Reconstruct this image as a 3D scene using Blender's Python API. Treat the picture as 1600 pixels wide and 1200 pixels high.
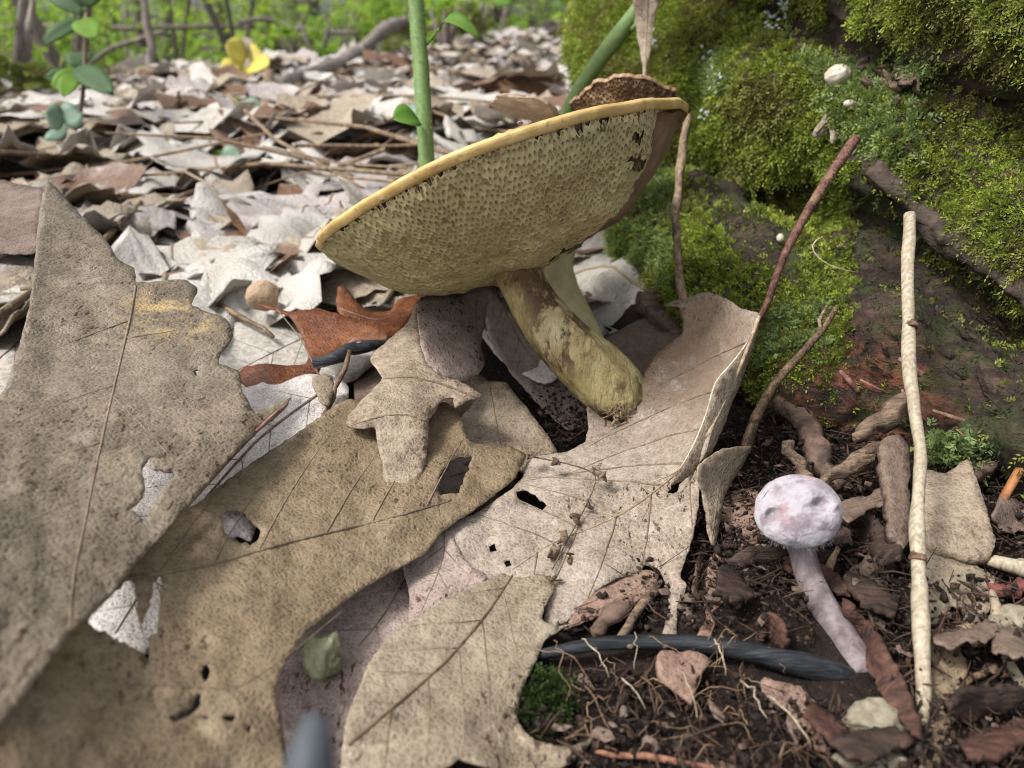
import bpy, math, random
import numpy as np
from mathutils import Vector
from mathutils.geometry import delaunay_2d_cdt

for o in list(bpy.data.objects):
    bpy.data.objects.remove(o)
scene = bpy.context.scene
C = scene.collection
RS = np.random.RandomState
random.seed(7)

# ------------------------------------------------------------------ camera, sky, sun, exposure
F_PX, PITCH, CAM_H = 1142.0, math.radians(26.5), 0.10      # focal length in photo pixels (1600 wide)
CAM = np.array([0.0, 0.0, CAM_H])
FWD = np.array([0, math.cos(PITCH), -math.sin(PITCH)])
UPV = np.array([0, math.sin(PITCH), math.cos(PITCH)])
RGT = np.array([1.0, 0, 0])
cam_data = bpy.data.cameras.new("camera")
cam = bpy.data.objects.new("camera", cam_data)
C.objects.link(cam)
cam.location = CAM
cam.rotation_euler = (math.pi / 2 - PITCH, 0, 0)
cam_data.sensor_width = 36.0
cam_data.lens = 36.0 * F_PX / 1600
cam_data.clip_start = 0.004
cam_data.clip_end = 400
cam_data.dof.use_dof = True
cam_data.dof.focus_distance = 0.168
cam_data.dof.aperture_fstop = 20.0
scene.camera = cam

SUN_EL, SUN_AZ = math.radians(56), math.radians(-105)        # azimuth from +Y towards +X
world = bpy.data.worlds.new("World")
scene.world = world
world.use_nodes = True
wn = world.node_tree
bg = wn.nodes["Background"]
sky = wn.nodes.new("ShaderNodeTexSky")
sky.sky_type = 'NISHITA'
sky.sun_disc = False
sky.sun_elevation = SUN_EL
sky.sun_rotation = SUN_AZ
sky.dust_density = 4.0
sky.air_density = 1.0
hsv = wn.nodes.new("ShaderNodeHueSaturation")               # overcast: a nearly white sky
hsv.inputs["Saturation"].default_value = 0.30
wn.links.new(sky.outputs[0], hsv.inputs["Color"])
wn.links.new(hsv.outputs[0], bg.inputs["Color"])
bg.inputs["Strength"].default_value = 0.105
sun_d = bpy.data.lights.new("sun", 'SUN')
sun_d.energy = 1.5
sun_d.angle = math.radians(12)
sun_d.color = (1.0, 0.985, 0.96)
sun = bpy.data.objects.new("sun", sun_d)
C.objects.link(sun)
sdir = Vector((math.sin(SUN_AZ) * math.cos(SUN_EL), math.cos(SUN_AZ) * math.cos(SUN_EL), math.sin(SUN_EL)))
sun.rotation_euler = sdir.to_track_quat('Z', 'Y').to_euler()
sun.location = sdir * 5
scene.view_settings.view_transform = 'Standard'
scene.view_settings.look = 'None'
scene.view_settings.gamma = 1
scene.view_settings.exposure = 1.38
scene.render.engine = 'CYCLES'
scene.cycles.max_bounces = 7
scene.cycles.diffuse_bounces = 4
scene.cycles.glossy_bounces = 2
scene.cycles.transmission_bounces = 4
scene.cycles.use_denoising = True
scene.cycles.filter_width = 1.0

# ------------------------------------------------------------------ maths helpers
def _hash(ix, iy, iz, seed):
    n = (ix * 374761393 + iy * 668265263 + iz * 1274126177 + seed * 974634777) & 0xFFFFFFFF
    n = ((n ^ (n >> 13)) * 1274126177) & 0xFFFFFFFF
    n = n ^ (n >> 16)
    return (n & 0xFFFF) / 32767.5 - 1.0

def vnoise(p, seed=0):
    p = np.atleast_2d(np.asarray(p, float))
    if p.shape[1] == 2:
        p = np.c_[p, np.zeros(len(p))]
    i = np.floor(p).astype(np.int64)
    f = p - i
    u = f * f * (3 - 2 * f)
    r = 0
    for dx in (0, 1):
        for dy in (0, 1):
            for dz in (0, 1):
                w = (u[:, 0] if dx else 1 - u[:, 0]) * (u[:, 1] if dy else 1 - u[:, 1]) * (u[:, 2] if dz else 1 - u[:, 2])
                r = r + w * _hash(i[:, 0] + dx, i[:, 1] + dy, i[:, 2] + dz, seed)
    return r

def fbm(p, oct=4, seed=0, gain=0.5):
    p = np.atleast_2d(np.asarray(p, float))
    a, r = 1.0, 0
    for k in range(oct):
        r = r + a * vnoise(p * (2.03 ** k) + 17.3 * k, seed + k)
        a *= gain
    return r

def sstep(a, b, x):
    t = np.clip((np.asarray(x, float) - a) / (b - a), 0, 1)
    return t * t * (3 - 2 * t)

def PX(x, y, d):
    """photo pixel + distance along the view axis -> world points"""
    x, y, d = np.broadcast_arrays(np.asarray(x, float), np.asarray(y, float), np.asarray(d, float))
    X = (x - 800) / F_PX
    Y = -(y - 600) / F_PX
    return CAM + d[..., None] * (FWD + X[..., None] * RGT + Y[..., None] * UPV)

def TO_PX(p):
    q = np.atleast_2d(p) - CAM
    d = q @ FWD
    return 800 + F_PX * (q @ RGT) / d, 600 - F_PX * (q @ UPV) / d, d

def terrain(x, y):
    x, y = np.asarray(x, float), np.asarray(y, float)
    w = sstep(0.45, 2.2, y)
    z = w * (0.03 + 0.11 * np.clip(x, -4, 0.7)) - 0.02 * np.clip(y - 3, 0, 40)
    q = np.c_[x.ravel(), y.ravel()]
    n = (0.004 + 0.012 * sstep(0.4, 1.0, y).ravel()) * fbm(q * 7, 3, 5) + 0.002 * fbm(q * 60, 3, 9)
    return z + n.reshape(x.shape)

def GPX(x, y, h=0.0):
    """point of the ground under a photo pixel"""
    ds = np.concatenate([np.linspace(0.05, 1, 400), np.geomspace(1, 60, 600)])
    pts = PX(x, y, ds)
    g = terrain(pts[:, 0], pts[:, 1]) + h
    k = np.argmax(pts[:, 2] < g)
    if pts[k, 2] >= g[k]:
        k = len(ds) - 1
    return pts[k]

def dens(pts, step, closed=False):
    """Catmull-Rom through points, resampled about every step"""
    p = np.asarray(pts, float)
    n = len(p)
    if closed:
        q = np.vstack([p[-1], p, p[0], p[1]])
        segs = n
    else:
        q = np.vstack([2 * p[0] - p[1], p, 2 * p[-1] - p[-2]])
        segs = n - 1
    out = []
    for i in range(segs):
        a, b, c, d = q[i], q[i + 1], q[i + 2], q[i + 3]
        m = max(1, int(np.linalg.norm((c - b)[:2] if p.shape[1] != 3 else c - b) / step))
        for t in np.arange(m) / m:
            cr = 0.5 * (2 * b + (c - a) * t + (2 * a - 5 * b + 4 * c - d) * t * t + (3 * b - a - 3 * c + d) * t ** 3)
            out.append(0.65 * cr + 0.35 * (b + (c - b) * t))
    if not closed:
        out.append(p[-1])
    return np.array(out)

def inside(poly, x, y):
    x, y = np.asarray(x, float), np.asarray(y, float)
    r = np.zeros(x.shape, bool)
    n = len(poly)
    for i in range(n):
        x0, y0 = poly[i][0], poly[i][1]
        x1, y1 = poly[(i + 1) % n][0], poly[(i + 1) % n][1]
        if y0 == y1:
            continue
        c = ((y0 > y) != (y1 > y)) & (x < (x1 - x0) * (y - y0) / (y1 - y0) + x0)
        r ^= c
    return r

# ------------------------------------------------------------------ mesh helpers
def mk(name, V, F, m, parent=None, origin=None, smooth=True, props=None):
    V = np.asarray(V, float).reshape(-1, 3)
    if parent is not None:
        org = np.array(parent['org'])
    elif origin is None:
        org = np.array([*(V[:, :2].min(0) + V[:, :2].max(0)) / 2, V[:, 2].min()])
    else:
        org = np.asarray(origin, float)
    me = bpy.data.meshes.new(name)
    W = (V - org).astype(np.float32)
    if isinstance(F, np.ndarray):
        k = F.shape[1]
        me.vertices.add(len(W)); me.vertices.foreach_set("co", W.ravel())
        me.loops.add(F.size); me.loops.foreach_set("vertex_index", F.ravel().astype(np.int32))
        me.polygons.add(len(F))
        me.polygons.foreach_set("loop_start", np.arange(0, F.size, k, dtype=np.int32))
        me.polygons.foreach_set("loop_total", np.full(len(F), k, np.int32))
        me.update(calc_edges=True)
    else:
        me.from_pydata([tuple(v) for v in W], [], [tuple(int(i) for i in f) for f in F])
        me.update()
    if smooth:
        me.polygons.foreach_set("use_smooth", np.ones(len(me.polygons), bool))
    me.materials.append(m)
    ob = bpy.data.objects.new(name, me)
    C.objects.link(ob)
    if parent is not None:
        ob.parent = parent
    else:
        ob.location = org
    ob['org'] = [float(v) for v in org]
    for a, b in (props or {}).items():
        ob[a] = b
    return ob

def thing(name, label, cat, loc, group=None):
    o = bpy.data.objects.new(name, None)
    C.objects.link(o)
    o.empty_display_size = 0.01
    o.location = loc
    o['org'] = [float(v) for v in loc]
    return tag(o, label, cat, group)

def tag(o, label, cat, group=None, kind=None):
    o['label'] = label
    o['category'] = cat
    if group:
        o['group'] = group
    if kind:
        o['kind'] = kind
    return o

def tube(pts, rad, n=8, rough=0.0, seed=0, flat=1.0, cap=True):
    pts = np.asarray(pts, float)
    m = len(pts)
    rad = np.broadcast_to(np.asarray(rad, float), (m,))
    t = np.gradient(pts, axis=0)
    t /= np.linalg.norm(t, axis=1)[:, None] + 1e-12
    ref = np.array([0.31, 0.22, 0.93]) if abs(t[0] @ np.array([0.31, 0.22, 0.93])) < 0.9 else np.array([1.0, 0, 0])
    V, F = [], []
    u = ref - t[0] * (ref @ t[0]); u /= np.linalg.norm(u)
    rs = RS(seed)
    ang = np.arange(n) * 2 * math.pi / n
    ph = rs.rand(4) * 6
    for i in range(m):
        u = u - t[i] * (u @ t[i]); u /= np.linalg.norm(u)
        v = np.cross(t[i], u)
        r = rad[i] * (1 + rough * (np.sin(ang * 3 + ph[0] + i * .23) * .35 + np.sin(ang * 5 + ph[1] - i * .11) * .3 + rs.randn(n) * .35))
        V.append(pts[i] + (np.cos(ang) * r)[:, None] * u + (np.sin(ang) * r * flat)[:, None] * v)
    V = np.vstack(V)
    for i in range(m - 1):
        for j in range(n):
            k = (j + 1) % n
            F.append((i * n + j, i * n + k, (i + 1) * n + k, (i + 1) * n + j))
    if cap:
        F.append(tuple(range(n))[::-1])
        F.append(tuple(range((m - 1) * n, m * n)))
    return V, F

def join(parts):
    V, F, o = [], [], 0
    for v, f in parts:
        V.append(v)
        F += [tuple(i + o for i in q) for q in f]
        o += len(v)
    return np.vstack(V), F

def thicken(V, F, t):
    """a triangle sheet -> a closed thin solid"""
    F = np.asarray(F)
    n = np.zeros_like(V)
    fn = np.cross(V[F[:, 1]] - V[F[:, 0]], V[F[:, 2]] - V[F[:, 0]])
    for k in range(3):
        np.add.at(n, F[:, k], fn)
    n /= np.linalg.norm(n, axis=1)[:, None] + 1e-15
    N = len(V)
    E = np.vstack([F[:, [0, 1]], F[:, [1, 2]], F[:, [2, 0]]])
    key = np.sort(E, 1)
    _, inv, cnt = np.unique(key[:, 0].astype(np.int64) * N + key[:, 1], return_inverse=True, return_counts=True)
    B = E[cnt[inv] == 1]
    rim = np.vstack([np.c_[B[:, 1], B[:, 0], B[:, 0] + N], np.c_[B[:, 1], B[:, 0] + N, B[:, 1] + N]])
    return np.vstack([V + n * t / 2, V - n * t / 2]), np.vstack([F, F[:, ::-1] + N, rim])

def ico(sub=1):
    t = (1 + 5 ** .5) / 2
    V = np.array([(-1, t, 0), (1, t, 0), (-1, -t, 0), (1, -t, 0), (0, -1, t), (0, 1, t), (0, -1, -t), (0, 1, -t), (t, 0, -1), (t, 0, 1), (-t, 0, -1), (-t, 0, 1)], float)
    F = [(0, 11, 5), (0, 5, 1), (0, 1, 7), (0, 7, 10), (0, 10, 11), (1, 5, 9), (5, 11, 4), (11, 10, 2), (10, 7, 6), (7, 1, 8), (3, 9, 4), (3, 4, 2), (3, 2, 6), (3, 6, 8), (3, 8, 9), (4, 9, 5), (2, 4, 11), (6, 2, 10), (8, 6, 7), (9, 8, 1)]
    V /= np.linalg.norm(V, axis=1)[:, None]
    for _ in range(sub):
        V = list(V); cache = {}; G = []
        def mid(a, b):
            k = (min(a, b), max(a, b))
            if k not in cache:
                m = V[a] + V[b]; V.append(m / np.linalg.norm(m)); cache[k] = len(V) - 1
            return cache[k]
        for a, b, c in F:
            ab, bc, ca = mid(a, b), mid(b, c), mid(c, a)
            G += [(a, ab, ca), (b, bc, ab), (c, ca, bc), (ab, bc, ca)]
        F = G; V = np.array(V)
    return np.array(V), np.array(F)

def axes(V, ex, ey, ez):
    return V[:, :1] * np.asarray(ex) + V[:, 1:2] * np.asarray(ey) + V[:, 2:] * np.asarray(ez)

# ------------------------------------------------------------------ materials
class NT:
    def __init__(s, name):
        s.m = bpy.data.materials.new(name); s.m.use_nodes = True
        s.t = s.m.node_tree; s.t.nodes.clear()
        s.out = s.n("ShaderNodeOutputMaterial")
        s.co = s.n("ShaderNodeTexCoord").outputs["Object"]
    def n(s, k, **kw):
        q = s.t.nodes.new(k)
        for a, b in kw.items():
            setattr(q, a, b)
        return q
    def l(s, a, b):
        s.t.links.new(a, b)
    def setin(s, sock, v):
        if hasattr(v, "is_output"):
            s.l(v, sock)
        else:
            sock.default_value = (*v, 1) if isinstance(v, tuple) and len(v) == 3 and sock.type == 'RGBA' else v
    def noise(s, scale, detail=4, rough=.55, stretch=None, dist=0):
        q = s.n("ShaderNodeTexNoise")
        q.inputs["Scale"].default_value = scale; q.inputs["Detail"].default_value = detail
        q.inputs["Roughness"].default_value = rough; q.inputs["Distortion"].default_value = dist
        s.l(s.mapped(stretch), q.inputs["Vector"])
        return q.outputs[0]
    def mapped(s, stretch):
        if not stretch:
            return s.co
        mp = s.n("ShaderNodeMapping")
        mp.inputs["Rotation"].default_value = stretch[1]; mp.inputs["Scale"].default_value = stretch[0]
        s.l(s.co, mp.inputs["Vector"])
        return mp.outputs[0]
    def voro(s, scale, feature='DISTANCE_TO_EDGE', stretch=None):
        q = s.n("ShaderNodeTexVoronoi", feature=feature)
        q.inputs["Scale"].default_value = scale
        s.l(s.mapped(stretch), q.inputs["Vector"])
        return q.outputs["Distance"]
    def ramp(s, f, a, b, va=0., vb=1.):
        q = s.n("ShaderNodeMapRange", interpolation_type='SMOOTHSTEP')
        s.setin(q.inputs["Value"], f)
        for k, v in zip(("From Min", "From Max", "To Min", "To Max"), (a, b, va, vb)):
            q.inputs[k].default_value = v
        return q.outputs[0]
    def mix(s, f, a, b, mode='MIX'):
        q = s.n("ShaderNodeMix", data_type='RGBA', blend_type=mode)
        s.setin(q.inputs["Factor"], f); s.setin(q.inputs["A"], a) if False else None
        s.setin(q.inputs[6], a); s.setin(q.inputs[7], b)
        return q.outputs[2]
    def math(s, op, a, b=0.):
        q = s.n("ShaderNodeMath", operation=op)
        s.setin(q.inputs[0], a); s.setin(q.inputs[1], b)
        return q.outputs[0]
    def attr(s, name):
        return s.n("ShaderNodeAttribute", attribute_name=name).outputs["Fac"]
    def rand(s):
        return s.n("ShaderNodeObjectInfo").outputs["Random"]
    def bump(s, h, dist, strength=1.0, prev=None):
        q = s.n("ShaderNodeBump")
        q.inputs["Strength"].default_value = strength; q.inputs["Distance"].default_value = dist
        s.l(h, q.inputs["Height"])
        if prev is not None:
            s.l(prev, q.inputs["Normal"])
        return q.outputs[0]
    def done(s, col, rough=.6, normal=None, spec=.35, trans=0., tcol=None, sheen=0.):
        b = s.n("ShaderNodeBsdfPrincipled")
        s.setin(b.inputs["Base Color"], col); s.setin(b.inputs["Roughness"], rough)
        b.inputs["Specular IOR Level"].default_value = spec
        if sheen:
            b.inputs["Sheen Weight"].default_value = sheen
        if normal is not None:
            s.l(normal, b.inputs["Normal"])
        sh = b.outputs[0]
        if trans:
            tr = s.n("ShaderNodeBsdfTranslucent"); s.setin(tr.inputs["Color"], tcol if tcol is not None else col)
            mx = s.n("ShaderNodeMixShader"); mx.inputs[0].default_value = trans
            s.l(sh, mx.inputs[1]); s.l(tr.outputs[0], mx.inputs[2]); sh = mx.outputs[0]
        s.l(sh, s.out.inputs["Surface"])
        return s.m

def leaf_mat(name, c1, c2, speck=(.05, .025, .015), pale=(.55, .5, .42), rough=.55, spec=.3, trans=.1, cell=300, specks=.5, pales=.3, vary=0., blotch=30, rot=.6, gold=None):
    s = NT(name)
    col = s.mix(s.ramp(s.noise(blotch, 5, .6), .3, .72), c1, c2)
    col = s.mix(s.math('MULTIPLY', s.ramp(s.noise(300, 8, .78), .40, .62), .62), col, tuple(v * .55 for v in c2))
    col = s.mix(s.math('MULTIPLY', s.ramp(s.noise(900, 3, .7, ((1, .35, 1), (0, 0, rot))), .5, .75), .4), col, tuple(min(1, v * 1.35) for v in c1))
    cells = s.voro(cell); cells2 = s.voro(cell * 3.1)
    col = s.mix(s.ramp(cells, .0, .07, .30, 0.), col, tuple(v * .55 for v in c2))
    col = s.mix(s.ramp(cells2, .0, .12, .34, 0.), col, tuple(min(.8, v * 1.3) for v in c1))
    mask = s.ramp(s.noise(34, 4, .6), .46, .60)
    sp = s.math('MULTIPLY', s.math('MULTIPLY', s.ramp(s.noise(950, 3, .6, ((1, .45, 1), (0, 0, rot))), .59, .63), mask), min(1., specks * 1.9))
    col = s.mix(sp, col, speck)
    col = s.mix(s.math('MULTIPLY', s.ramp(s.noise(430, 4, .7), .69, .74), pales), col, pale)
    col = s.mix(s.math('MULTIPLY', s.ramp(s.noise(48, 6, .72, None, .4), .57, .63), .26), col, tuple(min(.75, v * 1.75) for v in c1))
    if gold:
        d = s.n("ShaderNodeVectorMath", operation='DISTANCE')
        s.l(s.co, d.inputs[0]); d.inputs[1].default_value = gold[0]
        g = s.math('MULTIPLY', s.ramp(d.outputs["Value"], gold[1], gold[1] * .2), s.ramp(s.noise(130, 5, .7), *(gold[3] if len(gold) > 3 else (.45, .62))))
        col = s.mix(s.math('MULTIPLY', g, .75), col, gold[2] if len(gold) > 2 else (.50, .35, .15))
    if vary:
        r = s.rand()
        col = s.mix(s.math('MULTIPLY', r, vary), col, tuple(v * .35 for v in c2))
    nb = s.bump(cells, .0004, .4)
    nb = s.bump(cells2, .0005, .6, nb)
    nb = s.bump(s.noise(75, 3, .5), .0022, .6, nb)
    nb = s.bump(s.noise(1400, 3, .6), .0002, .6, nb)
    rg = s.ramp(s.noise(120, 4), .3, .7, rough - .12, rough + .15)
    return s.done(col, rg, nb, spec, trans)

def wood_mat(name, c1, c2, scale=(1, 1, .08), rot=(0, 0, 0), rough=.7, fr=500, spec=.3, bumpd=.0006, extra=None):
    s = NT(name)
    g = s.noise(fr, 5, .65, (scale, rot))
    col = s.mix(s.ramp(g, .32, .68), c1, c2)
    col = s.mix(s.math('MULTIPLY', s.ramp(s.noise(140, 5, .6), .45, .7), .6), col, extra or tuple(v * .45 for v in c2))
    nb = s.bump(g, bumpd, .8)
    nb = s.bump(s.noise(700, 4, .6), bumpd * .35, .5, nb)
    return s.done(col, rough, nb, spec)

def plain_mat(name, c1, c2, scale=200, rough=.6, spec=.3, trans=0., bumpd=.0005, sheen=0., tcol=None):
    s = NT(name)
    g = s.noise(scale, 5, .6)
    col = s.mix(s.ramp(g, .3, .7), c1, c2)
    return s.done(col, rough, s.bump(g, bumpd, .7), spec, trans, tcol, sheen)

M = {}
M['tan_big'] = leaf_mat('leaf_tan_big', (.262, .197, .122), (.16, .113, .066), rough=.5, trans=.08, specks=.45, blotch=24)
M['tan_left'] = leaf_mat('leaf_tan_grey', (.225, .182, .130), (.14, .107, .072), rough=.45, trans=.08, specks=.6, rot=1.2, blotch=26)
M['grey_tan'] = leaf_mat('leaf_grey_tan', (.315, .262, .19), (.22, .168, .11), rough=.5, specks=.5, rot=.9)
M['pink_grey'] = leaf_mat('leaf_pink_grey', (.365, .305, .25), (.235, .182, .13), rough=.55, specks=.6, rot=-.7, blotch=20)
M['mauve'] = leaf_mat('leaf_mauve', (.37, .29, .25), (.24, .175, .145), rough=.55, specks=.6, rot=.3)
M['brown_curl'] = leaf_mat('leaf_brown_curl', (.34, .275, .20), (.19, .135, .09), rough=.6, specks=.3, blotch=45)
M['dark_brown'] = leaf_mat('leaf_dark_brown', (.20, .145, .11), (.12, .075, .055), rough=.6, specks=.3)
M['red_brown'] = leaf_mat('leaf_red_brown', (.20, .07, .024), (.075, .02, .008), rough=.4, spec=.25, specks=.3, trans=.12, pale=(.6, .45, .3), blotch=45)
M['white_pink'] = leaf_mat('leaf_white_pink', (.66, .60, .56), (.47, .41, .38), rough=.6, specks=.3)
M['rust'] = leaf_mat('leaf_rust', (.28, .185, .14), (.17, .095, .065), rough=.6, specks=.4)
M['lit_pale'] = leaf_mat('litter_pale', (.70, .655, .59), (.47, .415, .345), rough=.5, spec=.4, specks=.3, vary=.35, blotch=5, cell=80)
M['lit_tan'] = leaf_mat('litter_tan', (.48, .40, .30), (.30, .23, .155), rough=.5, spec=.4, specks=.4, vary=.4, blotch=5, cell=80)
M['lit_mauve'] = leaf_mat('litter_mauve', (.56, .50, .47), (.34, .285, .26), rough=.5, spec=.4, specks=.4, vary=.4, blotch=5, cell=80)
M['lit_brown'] = leaf_mat('litter_brown', (.22, .12, .065), (.10, .045, .022), rough=.45, spec=.5, specks=.3, vary=.4, blotch=5, cell=80)
M['rib'] = wood_mat('leaf_rib', (.42, .33, .21), (.22, .145, .085), fr=900, rough=.5)
M['rib_dark'] = wood_mat('leaf_rib_dark', (.20, .13, .08), (.10, .055, .035), fr=900, rough=.5)
M['vein'] = wood_mat('leaf_vein', (.24, .18, .115), (.13, .092, .06), fr=900, rough=.5)
M['rib_pale'] = wood_mat('leaf_rib_pale', (.62, .55, .42), (.40, .32, .22), fr=900, rough=.5)
M['petiole'] = wood_mat('petiole_red', (.25, .125, .095), (.11, .05, .04), (1, 1, .06), (.5, .5, 0), fr=900, extra=(.40, .27, .15))
M['twig_tan'] = wood_mat('twig_tan', (.30, .215, .125), (.10, .06, .04), fr=700)
M['straw'] = wood_mat('straw', (.42, .365, .265), (.22, .175, .12), (1, 1, .03), fr=1300, rough=.55, extra=(.24, .19, .12), bumpd=.00015)
M['black_stick'] = wood_mat('black_stick', (.034, .037, .042), (.006, .007, .008), (.06, 1, 1), fr=1100, rough=.45, spec=.25, extra=(.03, .03, .03))
M['slate'] = plain_mat('slate_blue', (.055, .062, .070), (.03, .035, .04), 300)

# ------------------------------------------------------------------ ground
def soil_mat():
    s = NT('soil')
    col = s.mix(s.ramp(s.noise(90, 6, .7), .35, .7), (.010, .007, .005), (.034, .021, .015))
    col = s.mix(s.ramp(s.noise(700, 4, .7), .58, .72), col, (.09, .058, .04))
    nb = s.bump(s.noise(160, 6, .7), .004, 1.0)
    nb = s.bump(s.noise(900, 4, .7), .001, 1.0, nb)
    return s.done(col, .85, nb, .2)
M['soil'] = soil_mat()
rr = np.geomspace(0.012, 150, 210)
na = 240
aa = np.arange(na) * 2 * math.pi / na
gx = (rr[:, None] * np.cos(aa)).ravel()
gy = (rr[:, None] * np.sin(aa)).ravel()
gz = terrain(gx, gy) - 0.001
Vg = np.vstack([np.c_[gx, gy, gz], [[0, 0, float(terrain(np.array([0.]), np.array([0.]))[0])]]])
ii, jj = np.meshgrid(np.arange(len(rr) - 1), np.arange(na), indexing='ij')
Fg = np.c_[(ii * na + jj).ravel(), ((ii + 1) * na + jj).ravel(), ((ii + 1) * na + (jj + 1) % na).ravel(), (ii * na + (jj + 1) % na).ravel()]
Fg = np.vstack([Fg, np.c_[np.arange(na), (np.arange(na) + 1) % na, np.full(na, len(Vg) - 1), np.full(na, len(Vg) - 1)][:, :4]])
Fq = [tuple(f) if len(set(f)) == 4 else tuple(dict.fromkeys(f)) for f in Fg.tolist()]
ground = mk('ground', Vg, Fq, M['soil'], origin=(0, 0, 0), props={'kind': 'structure'})

# ------------------------------------------------------------------ leaves traced one by one
class Surf:
    """a smooth sheet through a few (px, py, distance) control points; inverse distance is splined, so three points give a flat plane"""
    def __init__(s, ctrl, amp, seed):
        c = np.asarray(ctrl, float)
        s.p = c[:, :2] / 400.0
        n = len(c)
        A = np.zeros((n + 3, n + 3))
        A[:n, :n] = s.k(s.p, s.p) + np.eye(n) * 0.02
        A[:n, n] = 1; A[:n, n + 1:] = s.p
        A[n:, :n] = A[:n, n:].T
        s.w = np.linalg.lstsq(A, np.r_[1 / c[:, 2], 0, 0, 0], rcond=None)[0]
        s.amp, s.seed, s.n = amp, seed, n
    @staticmethod
    def k(a, b):
        r2 = ((a[:, None] - b[None]) ** 2).sum(-1)
        return 0.5 * r2 * np.log(r2 + 1e-9)
    def __call__(s, x, y, lift=0.0):
        x, y = np.atleast_1d(np.asarray(x, float)), np.atleast_1d(np.asarray(y, float))
        q = np.c_[x, y] / 400.0
        inv = s.k(q, s.p) @ s.w[:s.n] + s.w[s.n] + q @ s.w[s.n + 1:]
        d = 1 / np.clip(inv, 1.2, 40)
        xy = np.c_[x, y]
        d = d * (1 + s.amp * (fbm(xy / 130, 2, s.seed) + .35 * fbm(xy / 38, 2, s.seed + 9))) - lift
        return PX(x, y, d), d

def on_sheet(sf, line, w0, w1, n=6, lift=.35, step=10):
    q = dens(line, step)
    wp = np.linspace(w0, w1, len(q))
    _, d = sf(q[:, 0], q[:, 1])
    rad = wp * .5 * d / F_PX
    pts, _ = sf(q[:, 0], q[:, 1], rad * lift + .0002)
    return tube(pts, rad, n, .12, int(w0 * 10))

def auto_veins(mid, poly, gap=55, ang=48, reach=260, seed=0):
    rs = RS(seed)
    q = dens(mid, 4)
    L = np.r_[0, np.cumsum(np.linalg.norm(np.diff(q, axis=0), axis=1))]
    out = []
    for side in (-1, 1):
        s = gap * (.5 + .4 * rs.rand())
        while s < L[-1] * .93:
            i = min(int(np.searchsorted(L, s)), len(q) - 2)
            t = q[i + 1] - q[i]; t = t / np.linalg.norm(t)
            a = math.radians(ang) * side
            line = [q[i]]
            for k in range(int(reach / 12)):
                aa_ = a * (1 - .012 * k)
                dv = np.array([t[0] * math.cos(aa_) - t[1] * math.sin(aa_), t[0] * math.sin(aa_) + t[1] * math.cos(aa_)])
                line.append(line[-1] + dv * 12 + rs.randn(2) * .5)
            keep = [p for p in line if inside(poly, p[0], p[1])]
            ok = 0
            for p in line:
                if not inside(poly, p[0], p[1]):
                    break
                ok += 1
            if ok > 4:
                out.append(np.array(line[:ok]))
            s += gap * (.8 + .5 * rs.rand())
    return out

def leaf(name, label, outline, ctrl, m, holes=(), ribs=(), veins=True, extra_veins=(), amp=.01, step=10, rag=1.2, group=None, seed=1, rib='vein', cat='leaf', thick=.0004, gap=60, vw=2.2, parent=None, ang=48):
    rs = RS(seed)
    sf = Surf(ctrl, amp, seed)
    loops = []
    for k, lp in enumerate([outline] + list(holes)):
        q = dens(lp, 5, True)
        nrm = np.roll(q, -1, 0) - np.roll(q, 1, 0)
        nrm = np.c_[nrm[:, 1], -nrm[:, 0]] / (np.linalg.norm(nrm, axis=1)[:, None] + 1e-9)
        j = (rag if k == 0 else rag * 2.6) * (fbm(q / 11, 2, seed + 30) + .6 * rs.randn(len(q)) * .5)
        loops.append(q + nrm * j[:, None])
    lo, hi = loops[0].min(0), loops[0].max(0)
    gx_, gy_ = np.meshgrid(np.arange(lo[0], hi[0], step), np.arange(lo[1], hi[1], step * .866))
    gx_[1::2] += step / 2
    gx_ = gx_ + rs.randn(*gx_.shape) * step * .13
    gy_ = gy_ + rs.randn(*gy_.shape) * step * .13
    pts = np.c_[gx_.ravel(), gy_.ravel()]
    ins = inside(loops[0], pts[:, 0], pts[:, 1])
    for h in loops[1:]:
        ins &= ~inside(h, pts[:, 0], pts[:, 1])
    allb = np.vstack(loops)
    pts = pts[ins]
    keep = np.ones(len(pts), bool)
    for i0 in range(0, len(pts), 800):
        dd = ((pts[i0:i0 + 800, None] - allb[None]) ** 2).sum(-1).min(1)
        keep[i0:i0 + 800] = dd > (step * .45) ** 2
    pts = pts[keep]
    edges, o = [], 0
    for lp in loops:
        edges += [(o + i, o + (i + 1) % len(lp)) for i in range(len(lp))]
        o += len(lp)
    vv = [Vector(p) for p in np.vstack([allb, pts])]
    rv, _, rf, _, _, _ = delaunay_2d_cdt(vv, edges, [], 0, 1e-4)
    rv = np.array([tuple(v) for v in rv]); rf = np.array(rf)
    c = rv[rf].mean(1)
    ok = inside(loops[0], c[:, 0], c[:, 1])
    for h in loops[1:]:
        ok &= ~inside(h, c[:, 0], c[:, 1])
    rf = rf[ok]
    P3, _ = sf(rv[:, 0], rv[:, 1])
    V, F = thicken(P3, rf, thick)
    ob = mk(name, V, F, m, parent=parent)
    if parent is None:
        tag(ob, label, cat, group)
    root = parent if parent is not None else ob
    for (line, w0, w1) in ribs:
        v, f = on_sheet(sf, line, w0, w1)
        mr = mk('midrib', v, f, M[rib], parent=root)
        if veins:
            for ln in auto_veins(line, loops[0], gap, ang, seed=seed):
                v, f = on_sheet(sf, ln, vw, vw * .4, 5, .55, 12)
                mk('side_vein', v, f, M['vein'], parent=mr)
    for (line, w0, w1) in extra_veins:
        v, f = on_sheet(sf, line, w0, w1, 5, .3)
        mk('side_vein', v, f, M['vein'], parent=root)
    return ob, sf

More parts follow.
